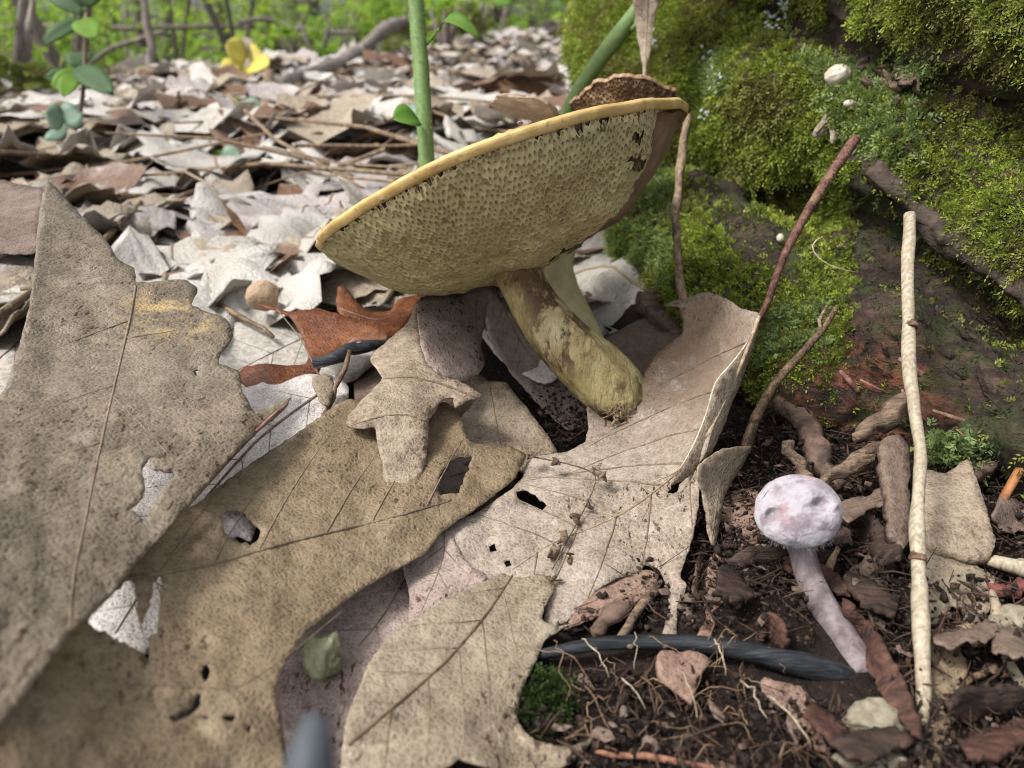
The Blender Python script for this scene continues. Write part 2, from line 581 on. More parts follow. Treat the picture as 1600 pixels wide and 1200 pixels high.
def gd(x, y, h):
    return (CAM_H - h) / (.446 + (y - 600) / F_PX * .895)
def flat_ctrl(pts, hs):
    return [(x, y, gd(x, y, h)) for (x, y), h in zip(pts, hs)]
for lab, poly, hs, mm, sd, rbl in (
    ('pale bleached leaf lying flat under the acorn cap and glossy red-brown leaf', [(300, 500), (350, 455), (430, 430), (520, 440), (580, 470), (610, 530), (560, 590), (470, 625), (380, 640), (310, 590)], (.002, .003, .004, .003, .002, .003, .004, .003, .002, .004), 'lit_pale', 701, [(590, 480), (470, 530), (330, 600)]),
    ('cream leaf lying flat between the tall leaf and the cap edge', [(190, 420), (240, 370), (330, 350), (420, 370), (500, 400), (530, 440), (440, 470), (330, 490), (230, 480)], (.006, .008, .006, .008, .006, .004, .006, .005, .006), 'lit_pale', 702, [(520, 420), (360, 420), (210, 440)]),
    ('pale leaf edge showing beside the lower margin of the tall leaf', [(-120, 440), (-20, 420), (60, 450), (110, 520), (60, 620), (-30, 700), (-120, 720)], (.004, .004, .004, .004, .004, .004, .004), 'lit_pale', 703, [(90, 480), (0, 560), (-90, 640)]),
    ('pinkish white leaf behind the narrow pinkish leaf and the yellow stem', [(730, 440), (800, 420), (880, 470), (900, 560), (850, 600), (780, 560), (740, 500)], (.004, .004, .002, .003, .003, .003, .004), 'white_pink', 704, [(750, 450), (880, 580)]),
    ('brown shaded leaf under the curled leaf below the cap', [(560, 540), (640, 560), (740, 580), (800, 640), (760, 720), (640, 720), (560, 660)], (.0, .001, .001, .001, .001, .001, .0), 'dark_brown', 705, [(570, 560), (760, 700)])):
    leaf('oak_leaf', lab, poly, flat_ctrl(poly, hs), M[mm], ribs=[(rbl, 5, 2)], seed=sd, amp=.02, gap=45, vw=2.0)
# the broad tan leaf at the front, half under the tall one
L3o = [(540, 625), (590, 640), (640, 660), (668, 660), (690, 628), (712, 640), (735, 690), (770, 697), (800, 700), (822, 712), (806, 745), (780, 768), (740, 798), (690, 832), (664, 865), (636, 880), (560, 925), (482, 985), (446, 1035), (433, 1070), (438, 1120), (446, 1180), (448, 1260), (-120, 1260), (-120, 1150), (0, 1060), (120, 960), (170, 890), (235, 830), (294, 796), (385, 730), (455, 684)]
leaf('oak_leaf', 'broad tan oak leaf with insect holes under the tall grey-tan leaf', L3o,
     [(540, 640, .176), (822, 712, .176), (690, 640, .183), (300, 800, .136), (440, 1050, .108), (636, 880, .142), (0, 1100, .079), (446, 1200, .097), (150, 1000, .099), (0, 1260, .072)],
     M['tan_big'], holes=[
         [(688, 738), (702, 722), (735, 713), (728, 745), (716, 768), (688, 775)],
         [(350, 803), (368, 796), (388, 808), (404, 830), (400, 847), (378, 850), (352, 832)],
         [(136, 972), (168, 932), (194, 912), (207, 908), (214, 940), (221, 975), (238, 925), (250, 900), (249, 950), (244, 985), (232, 1000), (234, 1040), (212, 1015), (182, 1000)],
         [(258, 1120), (280, 1118), (300, 1108), (303, 1112), (285, 1125), (272, 1132)],
         [(322, 1040), (328, 1050), (320, 1065), (314, 1052)],
         [(346, 1121), (366, 1119), (362, 1127), (350, 1128)],
         [(306, 1094), (313, 1084), (310, 1104), (300, 1110)], [(310, 1120), (328, 1122), (320, 1127)], [(385, 1138), (392, 1134), (390, 1146)]],
     ribs=[([(186, 906), (240, 898), (330, 882), (400, 862), (470, 843), (560, 822), (640, 801), (705, 782)], 8, 3)],
     extra_veins=[([(318, 1075), (370, 1075), (420, 1045), (480, 1000), (540, 950)], 3, 1.5), ([(180, 1068), (260, 1072), (318, 1075)], 3, 2.5)],
     gap=85, amp=.013, seed=3, vw=3.0)
leaf('leaf_scrap', 'grey leaf scrap showing through the hole near the tip of the broad tan leaf', [(676, 725), (705, 705), (748, 700), (740, 750), (720, 790), (690, 785), (672, 760)], [(676, 725, .1795), (745, 705, .183), (700, 785, .1735)], M['mauve'], veins=False, seed=2, ribs=[([(700, 745), (738, 735)], 3, 2)], cat='leaf scrap')
leaf('leaf_scrap', 'papery pale scrap inside the round hole of the broad tan leaf', [(338, 790), (372, 785), (400, 812), (392, 846), (372, 838), (352, 848), (340, 820)], [(338, 790, .1415), (400, 812, .142), (352, 848, .135)], M['white_pink'], veins=False, seed=2, cat='leaf scrap')
# the tall leaf on the left
L1o = [(75, 283), (120, 330), (165, 375), (185, 405), (210, 420), (214, 441), (245, 441), (288, 437), (308, 452), (300, 478), (345, 495), (360, 508), (362, 530), (345, 553), (342, 568), (372, 580), (378, 608), (396, 642), (430, 630), (455, 622), (440, 645), (385, 690), (330, 750), (270, 820), (210, 885), (160, 945), (110, 990), (60, 1060), (0, 1135), (-60, 1200), (-90, 1200), (-90, 700), (0, 620), (20, 570), (45, 480), (55, 400), (62, 330)]
lf1, sf1 = leaf('oak_leaf', 'tall grey-tan oak leaf propped upright with painted golden highlights near its torn tip', L1o,
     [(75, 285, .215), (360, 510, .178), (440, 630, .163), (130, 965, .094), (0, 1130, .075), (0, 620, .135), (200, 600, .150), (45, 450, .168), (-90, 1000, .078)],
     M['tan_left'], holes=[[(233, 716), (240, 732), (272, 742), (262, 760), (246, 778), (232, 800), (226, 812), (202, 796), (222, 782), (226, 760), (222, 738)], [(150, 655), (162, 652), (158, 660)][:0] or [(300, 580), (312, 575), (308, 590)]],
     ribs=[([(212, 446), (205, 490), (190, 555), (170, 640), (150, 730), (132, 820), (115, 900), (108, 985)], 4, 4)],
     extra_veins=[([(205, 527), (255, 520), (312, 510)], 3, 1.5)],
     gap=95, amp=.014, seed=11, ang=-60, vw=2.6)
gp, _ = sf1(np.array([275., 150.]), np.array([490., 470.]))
lf1.data.materials[0] = leaf_mat('leaf_tan_gold', (.225, .182, .130), (.14, .107, .072), rough=.45, trans=.08, specks=.6, rot=1.2, blotch=26, gold=(tuple(float(v) for v in gp[0] - np.array(lf1['org'])), .016))  # golden gloss highlight put into the leaf colour as a patch
# a curled brown edge strip of that leaf
sfx = Surf([(440, 630, .162), (190, 905, .112), (330, 750, .137)], .004, 3)
v, f = on_sheet(sfx, [(448, 632), (420, 655), (370, 705), (300, 782), (240, 850), (185, 912)], 5, 8, 7)
tag(mk('leaf_stalk', v, f, M['petiole']), 'thin brown leaf stalk lying along the torn edge of the tall leaf', 'stalk')
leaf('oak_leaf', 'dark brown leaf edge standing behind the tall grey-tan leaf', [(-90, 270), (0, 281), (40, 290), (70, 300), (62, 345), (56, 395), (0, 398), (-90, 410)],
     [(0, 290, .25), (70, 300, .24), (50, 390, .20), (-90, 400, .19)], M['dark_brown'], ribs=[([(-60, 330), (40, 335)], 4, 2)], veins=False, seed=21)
leaf('oak_leaf', 'pale pinkish white leaf showing through holes below the two tan leaves', [(440, 590), (520, 585), (545, 620), (470, 720), (330, 830), (260, 1000), (180, 1030), (110, 985), (150, 800), (230, 690), (380, 610)],
     [(440, 600, .200), (540, 620, .195), (300, 780, .158), (180, 980, .118), (120, 980, .117)], M['white_pink'], ribs=[([(520, 600), (400, 690), (280, 830), (180, 990)], 6, 3)], seed=23)
# centre: lobed grey-tan leaf
L5o = [(830, 877), (837, 896), (860, 900), (866, 920), (850, 949), (847, 967), (855, 975), (875, 978), (906, 972), (875, 985), (852, 1001), (837, 1031), (822, 1061), (811, 1095), (809, 1125), (819, 1144), (845, 1161), (875, 1167), (897, 1166), (916, 1157), (930, 1140), (926, 1159), (905, 1181), (880, 1199), (830, 1215), (735, 1192), (718, 1188), (700, 1198), (640, 1230), (536, 1230), (536, 1165), (541, 1125), (556, 1087), (575, 1039), (597, 1009), (624, 982), (680, 949), (747, 915), (785, 896)]
leaf('oak_leaf', 'grey-tan oak leaf with pointed curved lobes lying over bare soil', L5o,
     [(830, 880, .148), (870, 978, .132), (810, 1110, .114), (925, 1150, .112), (700, 1190, .101), (540, 1150, .101), (600, 1005, .121), (700, 1040, .119), (640, 1230, .098)],
     M['grey_tan'], ribs=[([(810, 885), (760, 960), (700, 1030), (640, 1085), (585, 1130), (545, 1165)], 4, 6)], rib='rib_dark', amp=.016, seed=5, gap=70, vw=3.0)
# the leaf with the long red stalk leaning on the log
L6o = [(1188, 490), (1176, 488), (1160, 482), (1130, 464), (1105, 456), (1082, 462), (1062, 468), (1036, 478), (1062, 480), (1068, 500), (1066, 520), (1050, 535), (1025, 556), (1010, 580), (1003, 602), (1003, 628), (990, 642), (974, 660), (945, 656), (918, 636), (919, 668), (914, 690), (890, 705), (850, 712), (824, 722), (816, 748), (790, 772), (745, 802), (700, 822), (688, 850), (712, 876), (738, 884), (752, 910), (800, 915), (850, 950), (850, 975), (876, 976), (905, 955), (935, 922), (960, 906), (1000, 896), (1008, 882), (1032, 892), (1044, 930), (1044, 960), (1034, 996), (1056, 996), (1058, 950), (1073, 916), (1063, 896), (1080, 850), (1090, 800), (1093, 755), (1086, 733), (1104, 705), (1122, 645), (1150, 592), (1174, 535)]
lf6, sf6 = leaf('oak_leaf', 'large pinkish grey oak leaf with a long red stalk curling beside the yellow stem', L6o,
     [(1185, 490, .176), (1066, 468, .203), (1010, 590, .189), (960, 660, .190), (918, 645, .190), (820, 730, .176), (700, 830, .157), (750, 905, .146), (870, 975, .135), (1050, 990, .133), (1090, 760, .158), (1120, 640, .168), (950, 800, .160), (1075, 570, .193)],
     M['pink_grey'], holes=[[(808, 770), (820, 764), (836, 774), (856, 790), (846, 798), (826, 790), (812, 782)], [(1042, 772), (1052, 752), (1068, 742), (1088, 735), (1068, 754), (1058, 768)], [(766, 855), (772, 851), (773, 860), (767, 862)], [(786, 880), (797, 874), (800, 884), (792, 887)]],
     ribs=[([(1186, 494), (1168, 545), (1140, 610), (1105, 680), (1050, 745), (985, 795), (930, 822), (860, 850), (800, 890)], 7, 2)], rib='rib', amp=.014, seed=8, gap=62, vw=3.6)
gp, _ = sf6(np.array([1060.]), np.array([575.]))
lf6.data.materials[0] = leaf_mat('leaf_pink_brown', (.365, .305, .25), (.235, .182, .13), rough=.55, specks=.6, rot=-.7, blotch=20, gold=(tuple(float(v) for v in gp[0] - np.array(lf6['org'])), .040, (.15, .095, .06), (.25, .5)))
q = dens([(1185, 502, .1755), (1200, 470, .177), (1225, 400, .182), (1262, 330, .189), (1300, 270, .197), (1336, 218, .206)], .03)
v, f = tube(PX(q[:, 0], q[:, 1], q[:, 2]), np.linspace(9, 15, len(q)) * .5 * q[:, 2] / F_PX, 10, .18, 4)
mk('petiole', v, f, M['petiole'], parent=lf6)
leaf('folded_margin', '', [(1186, 500), (1180, 530), (1165, 575), (1140, 640), (1120, 690), (1100, 728), (1080, 742), (1045, 760), (1060, 735), (1085, 690), (1105, 640), (1118, 600), (1150, 560), (1170, 530)],
     [(1184, 500, .1745), (1165, 575, .176), (1120, 690, .167), (1045, 760, .1575), (1100, 640, .166), (1150, 560, .1705)], M['brown_curl'], amp=.006, seed=12, parent=lf6, veins=False)
v, f = on_sheet(Surf([(1170, 530, .171), (1045, 760, .156), (1110, 610, .163)], 0, 1), [(1168, 535), (1150, 560), (1118, 598), (1104, 645), (1085, 692), (1060, 735), (1022, 752)], 3, 2)
mk('curled_edge', v, f, M['rib_pale'], parent=lf6)
# the curled leaf under the cap
lf4, _ = leaf('oak_leaf', 'curled greyish brown leaf folded under the cap with a drooping pointed lobe', [(652, 468), (638, 505), (608, 532), (578, 562), (598, 592), (570, 622), (541, 655), (546, 668), (568, 670), (585, 668), (592, 700), (602, 755), (622, 781), (645, 758), (664, 728), (669, 680), (672, 650), (690, 626), (709, 622), (711, 638), (730, 626), (752, 618), (720, 598), (694, 588), (665, 560), (656, 520), (656, 470)],
     [(652, 470, .208), (578, 562, .196), (541, 660, .169), (622, 781, .154), (670, 660, .170), (750, 620, .180), (690, 588, .183), (656, 520, .192), (620, 600, .174)], M['brown_curl'],
     ribs=[([(746, 622), (690, 600), (640, 590), (600, 592)], 4, 3)], extra_veins=[([(668, 660), (635, 648), (600, 650), (548, 665)], 3, 2.5), ([(668, 728), (640, 700), (625, 690)], 2, 1)], veins=False, rib='rib_dark', amp=.014, seed=14)
leaf('folded_half', '', [(655, 466), (700, 462), (762, 456), (758, 500), (752, 540), (756, 568), (746, 584), (716, 597), (692, 590), (664, 561), (655, 520)],
     [(655, 468, .206), (762, 460, .228), (756, 570, .205), (692, 590, .184), (656, 520, .193), (720, 520, .205)], M['mauve'], amp=.016, seed=15, parent=lf4, veins=False,
     extra_veins=[([(660, 488), (690, 500), (740, 505)], 3, 1.5), ([(745, 470), (742, 505), (748, 560)], 3, 2), ([(735, 505), (715, 530), (690, 575)], 2, 1)], rib='rib_dark')
leaf('oak_leaf', 'dull grey leaf half hidden behind the tip of the broad tan leaf', [(715, 660), (745, 622), (742, 598), (790, 600), (832, 650), (866, 698), (884, 745), (820, 740), (760, 720), (700, 720), (690, 690)],
     [(715, 660, .192), (790, 600, .205), (880, 740, .182), (700, 720, .181), (840, 650, .196)], M['brown_curl'], ribs=[([(765, 605), (775, 660), (790, 730)], 3, 2)], veins=False, seed=31)
leaf('oak_leaf', 'narrow pinkish leaf leaning just behind the yellow stem', [(754, 478), (775, 440), (815, 510), (850, 555), (908, 612), (930, 650), (892, 672), (860, 650), (812, 598), (772, 545), (758, 505)],
     [(760, 480, .252), (850, 555, .238), (920, 650, .215), (770, 545, .232)], M['mauve'], ribs=[([(775, 460), (820, 545), (905, 650)], 3, 2)], seed=32, gap=45)
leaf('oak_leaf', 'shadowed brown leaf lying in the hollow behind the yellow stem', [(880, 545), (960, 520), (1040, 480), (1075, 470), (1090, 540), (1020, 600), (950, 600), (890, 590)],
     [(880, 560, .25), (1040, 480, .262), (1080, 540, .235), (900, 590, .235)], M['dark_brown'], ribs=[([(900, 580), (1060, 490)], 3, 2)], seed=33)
# glossy red-brown leaves
leaf('oak_leaf', 'glossy red-brown leaf with a hooked pale tip beside the short black twig', [(402, 476), (428, 479), (450, 487), (500, 483), (560, 500), (606, 520), (604, 532), (560, 533), (535, 545), (508, 566), (496, 582), (470, 600), (422, 609), (385, 606), (372, 587), (384, 573), (420, 568), (450, 572), (477, 569), (481, 552), (466, 515), (452, 496), (428, 485)],
     [(402, 476, .232), (500, 490, .226), (606, 525, .212), (496, 582, .205), (375, 590, .205), (465, 520, .222), (430, 590, .202)], M['red_brown'], ribs=[([(500, 590), (470, 530), (432, 482)], 3, 1.5)], gap=40, vw=1.3, amp=.014, seed=41)
leaf('oak_leaf', 'curled red-brown leaf scrap poking out under the cap rim', [(528, 448), (541, 450), (560, 474), (588, 489), (610, 486), (626, 466), (660, 462), (650, 490), (622, 525), (590, 520), (556, 504), (527, 486)],
     [(528, 450, .245), (600, 490, .240), (655, 465, .25), (622, 525, .226), (530, 486, .236)], M['red_brown'], ribs=[([(530, 482), (590, 500), (640, 480)], 2.5, 1.5)], veins=False, amp=.02, seed=42)
# lower middle layers
leaf('oak_leaf', 'dark speckled mauve leaf under the gap between two tan leaves', [(648, 872), (650, 960), (610, 1020), (570, 1060), (560, 1130), (540, 1230), (425, 1230), (420, 1050), (450, 985), (520, 930), (610, 880)],
     [(645, 880, .153), (645, 960, .139), (560, 1100, .117), (430, 1050, .1225), (440, 1230, .1055)], M['mauve'], ribs=[([(640, 890), (600, 960), (560, 1010)], 4, 3)], seed=51, rag=1.6)
leaf('oak_leaf', 'small mauve leaf tip wedged beside the large pinkish grey leaf', [(630, 884), (664, 858), (692, 822), (704, 832), (720, 868), (742, 888), (760, 900), (740, 935), (690, 958), (640, 985), (640, 930)],
     [(640, 885, .149), (700, 830, .154), (755, 905, .143), (645, 980, .1315)], M['mauve'], ribs=[([(695, 826), (690, 880), (650, 975)], 3, 2)], seed=52, gap=35)
leaf('oak_leaf', 'brown leaf underside peeping below the torn lower edge of the pinkish grey leaf', [(880, 985), (910, 945), (940, 918), (965, 902), (1010, 892), (1030, 900), (1015, 925), (985, 945), (930, 965)],
     [(885, 985, .1335), (960, 905, .1455), (1030, 895, .1475), (960, 955, .139)], M['rust'], seed=53, veins=False, ribs=[([(890, 980), (1015, 905)], 2.5, 1.5)])
lf8, _ = leaf('oak_leaf', 'small curled brown leaf with a dry stalk between the pinkish leaf and the white mushroom', [(1089, 736), (1104, 716), (1130, 702), (1172, 697), (1164, 720), (1146, 748), (1130, 782), (1126, 806), (1116, 852), (1107, 836), (1100, 790)],
     [(1090, 735, .156), (1172, 698, .176), (1140, 760, .168), (1112, 850, .149)], M['brown_curl'], ribs=[([(1170, 700), (1130, 735), (1112, 840)], 3, 2)], veins=False, amp=.02, seed=54)
q = dens([(1165, 702, .175), (1180, 655, .177), (1210, 600, .180), (1252, 553, .183), (1285, 515, .187), (1306, 482, .190)], .03)
v, f = tube(PX(q[:, 0], q[:, 1], q[:, 2]), np.linspace(16, 8, len(q)) * .5 * q[:, 2] / F_PX, 9, .25, 4)
mk('petiole', v, f, M['twig_tan'], parent=lf8)
v, f = tube(PX(*np.array([(1283, 520, .186), (1280, 500, .187), (1292, 478, .189)]).T), np.array([5, 5, 4]) * .0001, 6)
mk('stalk_fork', v, f, M['twig_tan'], parent=lf8)
leaf('oak_leaf', 'tattered pinkish brown leaf behind the black stick and below the white mushroom', [(1128, 846), (1140, 834), (1154, 846), (1150, 862), (1176, 866), (1204, 884), (1230, 906), (1244, 946), (1226, 974), (1212, 1022), (1150, 1022), (1086, 1012), (1102, 960), (1104, 890)],
     [(1130, 845, .158), (1230, 910, .149), (1215, 1020, .129), (1090, 1010, .130), (1150, 900, .148)], M['rust'], holes=[[(1140, 950), (1147, 948), (1146, 970), (1138, 972)], [(1113, 985), (1118, 972), (1125, 990), (1120, 1004)]],
     ribs=[([(1140, 838), (1190, 880), (1238, 930)], 2.5, 2)], seed=55, rag=2.2, gap=30)
leaf('oak_leaf', 'dark reddish leaf crumpled just behind the white mushroom cap', [(1120, 800), (1135, 770), (1170, 765), (1200, 780), (1210, 830), (1180, 850), (1140, 840)],
     [(1120, 800, .17), (1200, 780, .172), (1180, 850, .160)], M['rust'], seed=56, veins=False, amp=.03, ribs=[([(1125, 805), (1200, 830)], 2, 1)])
leaf('oak_leaf', 'thin brown leaf blade edge-on in the dark gap beside the pinkish leaf', [(1075, 1000), (1085, 900), (1100, 840), (1104, 860), (1098, 930), (1088, 1005)], [(1080, 1000, .136), (1100, 850, .158), (1100, 930, .150)], M['dark_brown'], seed=57, veins=False)
# beside the straw stalk
leaf('oak_leaf', 'pale tan leaf scrap with a ragged lower edge behind the straw stalk', [(1438, 842), (1470, 855), (1510, 878), (1552, 902), (1556, 945), (1535, 962), (1522, 975), (1500, 955), (1485, 948), (1468, 972), (1440, 972)],
     [(1440, 845, .150), (1555, 905, .142), (1520, 970, .134), (1440, 970, .133)], M['grey_tan'], ribs=[([(1445, 850), (1500, 890), (1550, 935)], 3, 1.5)], seed=61, rag=2, veins=False)
leaf('oak_leaf', 'light brown leaf scrap at the foot of the straw stalk', [(1440, 1000), (1480, 985), (1500, 1010), (1512, 1050), (1490, 1080), (1508, 1110), (1480, 1140), (1465, 1200), (1440, 1200)],
     [(1440, 1000, .130), (1505, 1050, .123), (1445, 1200, .108)], M['tan_big'], seed=62, rag=2, veins=False, ribs=[([(1442, 1010), (1495, 1090)], 2.5, 1)])

# ------------------------------------------------------------------ mushrooms
def pore_mat():
    s = NT('pore_tubes')
    col = s.mix(s.ramp(s.noise(45, 4), .35, .7), (.58, .505, .27), (.45, .37, .19))
    col = s.mix(s.math('MULTIPLY', s.ramp(s.noise(300, 4, .7), .5, .72), .55), col, (.27, .185, .10))
    return s.done(col, .6, s.bump(s.noise(1800, 3), .0002, .5), .25, .06)
def cap_mat(name, c1, c2, c3):
    s = NT(name)
    col = s.mix(s.ramp(s.noise(110, 6, .7), .36, .64), c1, c2)
    col = s.mix(s.math('MULTIPLY', s.ramp(s.noise(420, 4, .7), .58, .7), .6), col, c3)
    return s.done(col, .5, s.bump(s.noise(500, 5), .0004, .6), .35, .08)
def stem_mat(name='stem_flesh', stains=()):
    s = NT(name)
    g = s.noise(420, 5, .65, ((1, 1, .16), (.0, -.65, 0)))
    col = s.mix(s.ramp(g, .3, .7), (.56, .46, .22), (.42, .31, .13))
    col = s.mix(s.ramp(s.noise(60, 5, .65, ((1, 1, .45), (0, -.65, 0))), .50, .60), col, (.16, .095, .05))
    col = s.mix(s.ramp(s.noise(45, 3), .5, .68), col, (.62, .56, .33))
    for at, rad in stains:
        d = s.n("ShaderNodeVectorMath", operation='DISTANCE')
        s.l(s.mapped(((1, 1, .55), (0, -.65, 0))), d.inputs[0])
        v_ = Vector(at); v_.rotate(__import__('mathutils').Euler((0, -.65, 0))) if False else None
        mp_ = s.n("ShaderNodeMapping"); mp_.inputs["Scale"].default_value = (1, 1, .55); mp_.inputs["Rotation"].default_value = (0, -.65, 0); mp_.inputs["Location"].default_value = (0, 0, 0); mp_.inputs["Vector"].default_value = at
        s.l(mp_.outputs[0], d.inputs[1])
        w_ = s.math('MULTIPLY', s.ramp(d.outputs["Value"], rad, rad * .35), s.ramp(s.noise(210, 6, .7, ((1, 1, .22), (0, -.65, 0))), .44, .56))
        col = s.mix(w_, col, (.115, .065, .035))
    nb = s.bump(g, .0022, 1.0)
    return s.done(col, .55, s.bump(s.noise(900, 4), .0005, .8, nb), .3, .05)
M['pore'] = pore_mat()
M['margin'] = cap_mat('cap_margin', (.58, .42, .17), (.42, .27, .09), (.20, .11, .05))
M['flesh'] = cap_mat('cap_flesh', (.26, .17, .115), (.19, .115, .075), (.38, .30, .20))
M['cap_top'] = cap_mat('cap_top', (.36, .23, .13), (.24, .14, .075), (.48, .36, .24))
M['stem'] = stem_mat()
M['stem_pale'] = plain_mat('stem_pale', (.60, .52, .29), (.50, .40, .19), 260, .6, .3, .05, .0008)
M['cap_pale'] = cap_mat('cap_pale', (.50, .40, .29), (.36, .25, .16), (.62, .54, .42))
M['pore_dark'] = cap_mat('old_pores', (.22, .135, .06), (.13, .075, .035), (.36, .25, .11))

def bolete_cap(root, px, py, d, R, e1p, lift, bulge, power, pore, marg, seed, spacing=.00114, cut=None, wob=.02, thick=.009):
    """cap of revolution about a tilted axis; e1p = direction of the long axis in the picture plane, lift = how far we look under it"""
    e1p = np.array(e1p, float); e1p /= np.linalg.norm(e1p)
    c = math.sqrt(1 - lift * lift)
    e1 = e1p[0] * RGT + e1p[1] * UPV
    e2 = lift * (-e1p[1] * RGT + e1p[0] * UPV) - c * FWD
    a = c * (-e1p[1] * RGT + e1p[0] * UPV) + lift * FWD
    C0 = PX(px, py, d)
    def wobf(th):
        q = np.c_[np.cos(th), np.sin(th), np.zeros(len(th))]
        return fbm(q * 1.3 + 5, 3, seed) + .42 * fbm(q * 8 + 2, 3, seed + 1)
    def under(s, t, off=0.0):
        r = np.hypot(s, t); th = np.arctan2(t, s)
        w = 1 + wob * wobf(th) * r
        dip = .10 * R * wob * 8 * fbm(np.c_[np.cos(th), np.sin(th), np.zeros(len(th))] * 1.1 + 9, 2, seed + 4) * r ** 3
        relief = .0011 * fbm(np.c_[s, t] * 5.5, 3, seed + 8)
        return C0 + R * (s * w)[:, None] * e1 + R * (t * w)[:, None] * e2 + (-bulge * (1 - r ** power) + dip + relief * (r < .97) + off)[:, None] * a
    # tubes: hexagonal pores, each with a sunken floor
    k = spacing / R
    n = int(1.05 / k)
    us, vs = np.meshgrid(np.arange(-n, n + 1), np.arange(-int(n * 1.2), int(n * 1.2) + 1))
    S = (us + .5 * (vs % 2)) * k; T = vs * k * .866
    S, T = S.ravel(), T.ravel()
    rs = RS(seed)
    jw = lambda s, t: (s + k * .34 * fbm(np.c_[s, t] / k / 1.7, 2, seed + 1), t + k * .34 * fbm(np.c_[s, t] / k / 1.7 + 40, 2, seed + 2))
    ok = np.hypot(S, T) < .982 + .005 * fbm(np.c_[np.cos(np.arctan2(T, S)), np.sin(np.arctan2(T, S)), np.zeros(len(S))] * 9, 2, seed + 6)
    S, T = S[ok], T[ok]
    if cut is not None:
        qx, qy, _ = TO_PX(under(S, T, np.zeros(len(S))))
        qx = qx + 5 * fbm(np.c_[S, T] * 14, 3, 77); qy = qy + 5 * fbm(np.c_[S, T] * 14 + 9, 3, 78)
        bad = np.zeros(len(S), bool)
        for poly in cut:
            bad |= inside(poly, qx, qy)
        bad &= (T > -.55) | (S > .2)
        S, T = S[~bad], T[~bad]
    ang = np.arange(6) * math.pi / 3 + math.pi / 6
    h = k / math.sqrt(3) * 1.03
    N = len(S)
    ring = lambda f, jit: (S[:, None] + h * f * np.cos(ang) , T[:, None] + h * f * np.sin(ang))
    o_s, o_t = ring(1.0, 0)
    fin = (.64 + .22 * rs.rand(N))[:, None]
    i_s, i_t = S[:, None] + h * fin * np.cos(ang), T[:, None] + h * fin * np.sin(ang)
    b_s, b_t = S[:, None] + h * fin * .72 * np.cos(ang), T[:, None] + h * fin * .72 * np.sin(ang)
    def place(s, t, off):
        s, t = jw(s.ravel(), t.ravel())
        return under(s, t, off)
    Vo = place(o_s, o_t, np.zeros(N * 6)).reshape(N, 6, 3)
    Vi = place(i_s, i_t, np.repeat(rs.randn(N) * .00006, 6) - .0001).reshape(N, 6, 3)
    depth = .0011 + .0013 * rs.rand(N)
    Vb = place(b_s, b_t, np.repeat(depth, 6)).reshape(N, 6, 3)
    V = np.concatenate([Vo, Vi, Vb], 1).reshape(-1, 3)
    base = np.arange(N)[:, None] * 18
    Fq = []
    for j in range(6):
        j2 = (j + 1) % 6
        Fq.append(np.c_[base + j, base + j2, base + 6 + j2, base + 6 + j])
        Fq.append(np.c_[base + 6 + j, base + 6 + j2, base + 12 + j2, base + 12 + j])
    Fq.append(np.c_[base + 12, base + 13, base + 14, base + 15])
    Fq.append(np.c_[base + 12, base + 15, base + 16, base + 17])
    po = mk('pore_layer', V, np.vstack(Fq), pore, parent=root, smooth=False)
    po['kind'] = 'stuff'
    # flesh under the tubes
    nr, nt = 30, 260
    r_ = np.linspace(0.02, .97, nr); th = np.arange(nt) * 2 * math.pi / nt
    rg, tg = np.meshgrid(r_, th, indexing='ij')
    s_, t_ = (rg * np.cos(tg)).ravel(), (rg * np.sin(tg)).ravel()
    Vf = under(s_, t_, .0028 + .0006 * fbm(np.c_[s_, t_] * 9, 3, 5) - .0022 * sstep(.93, .97, rg.ravel()))
    grid = lambda nr, nt: [(i * nt + j, i * nt + (j + 1) % nt, (i + 1) * nt + (j + 1) % nt, (i + 1) * nt + j) for i in range(nr - 1) for j in range(nt)]
    mk('cap_flesh', Vf, grid(nr, nt) + [tuple(range(nt))[::-1]], M['flesh'], parent=root)
    # margin and skin
    prof = [(.970, .0012), (.979, .0001), (.985, -.0003), (.991, -.0003), (.996, -.0001), (1.0, .0002), (.998, .0006), (.99, .0010)]
    def prof_v(prof):
        out = []
        for (r, hgt) in prof:
            w = 1 + wob * wobf(th) * r
            rg_ = np.full(nt, min(r, 1.0))
            p = under(rg_ * np.cos(th), rg_ * np.sin(th), np.full(nt, 0.0))
            dirv = (np.cos(th)[:, None] * e1 + np.sin(th)[:, None] * e2)
            out.append(p + dirv * (R * (r - min(r, 1.0))) + a * (hgt + (bulge * (1 - rg_ ** power) * (hgt > .00095) * (r < .995))[:, None]))
        return np.vstack(out)
    mk('cap_margin', prof_v(prof), grid(len(prof), nt), marg, parent=root)
    top = [(.99, .0010), (.9, .0014), (.75, .0018), (.55, .0022), (.3, .0025), (.05, .0026)]
    mk('cap_skin', prof_v(top), grid(len(top), nt) + [tuple(range((len(top) - 1) * nt, len(top) * nt))], M['cap_top'], parent=root)
    return C0, a, under

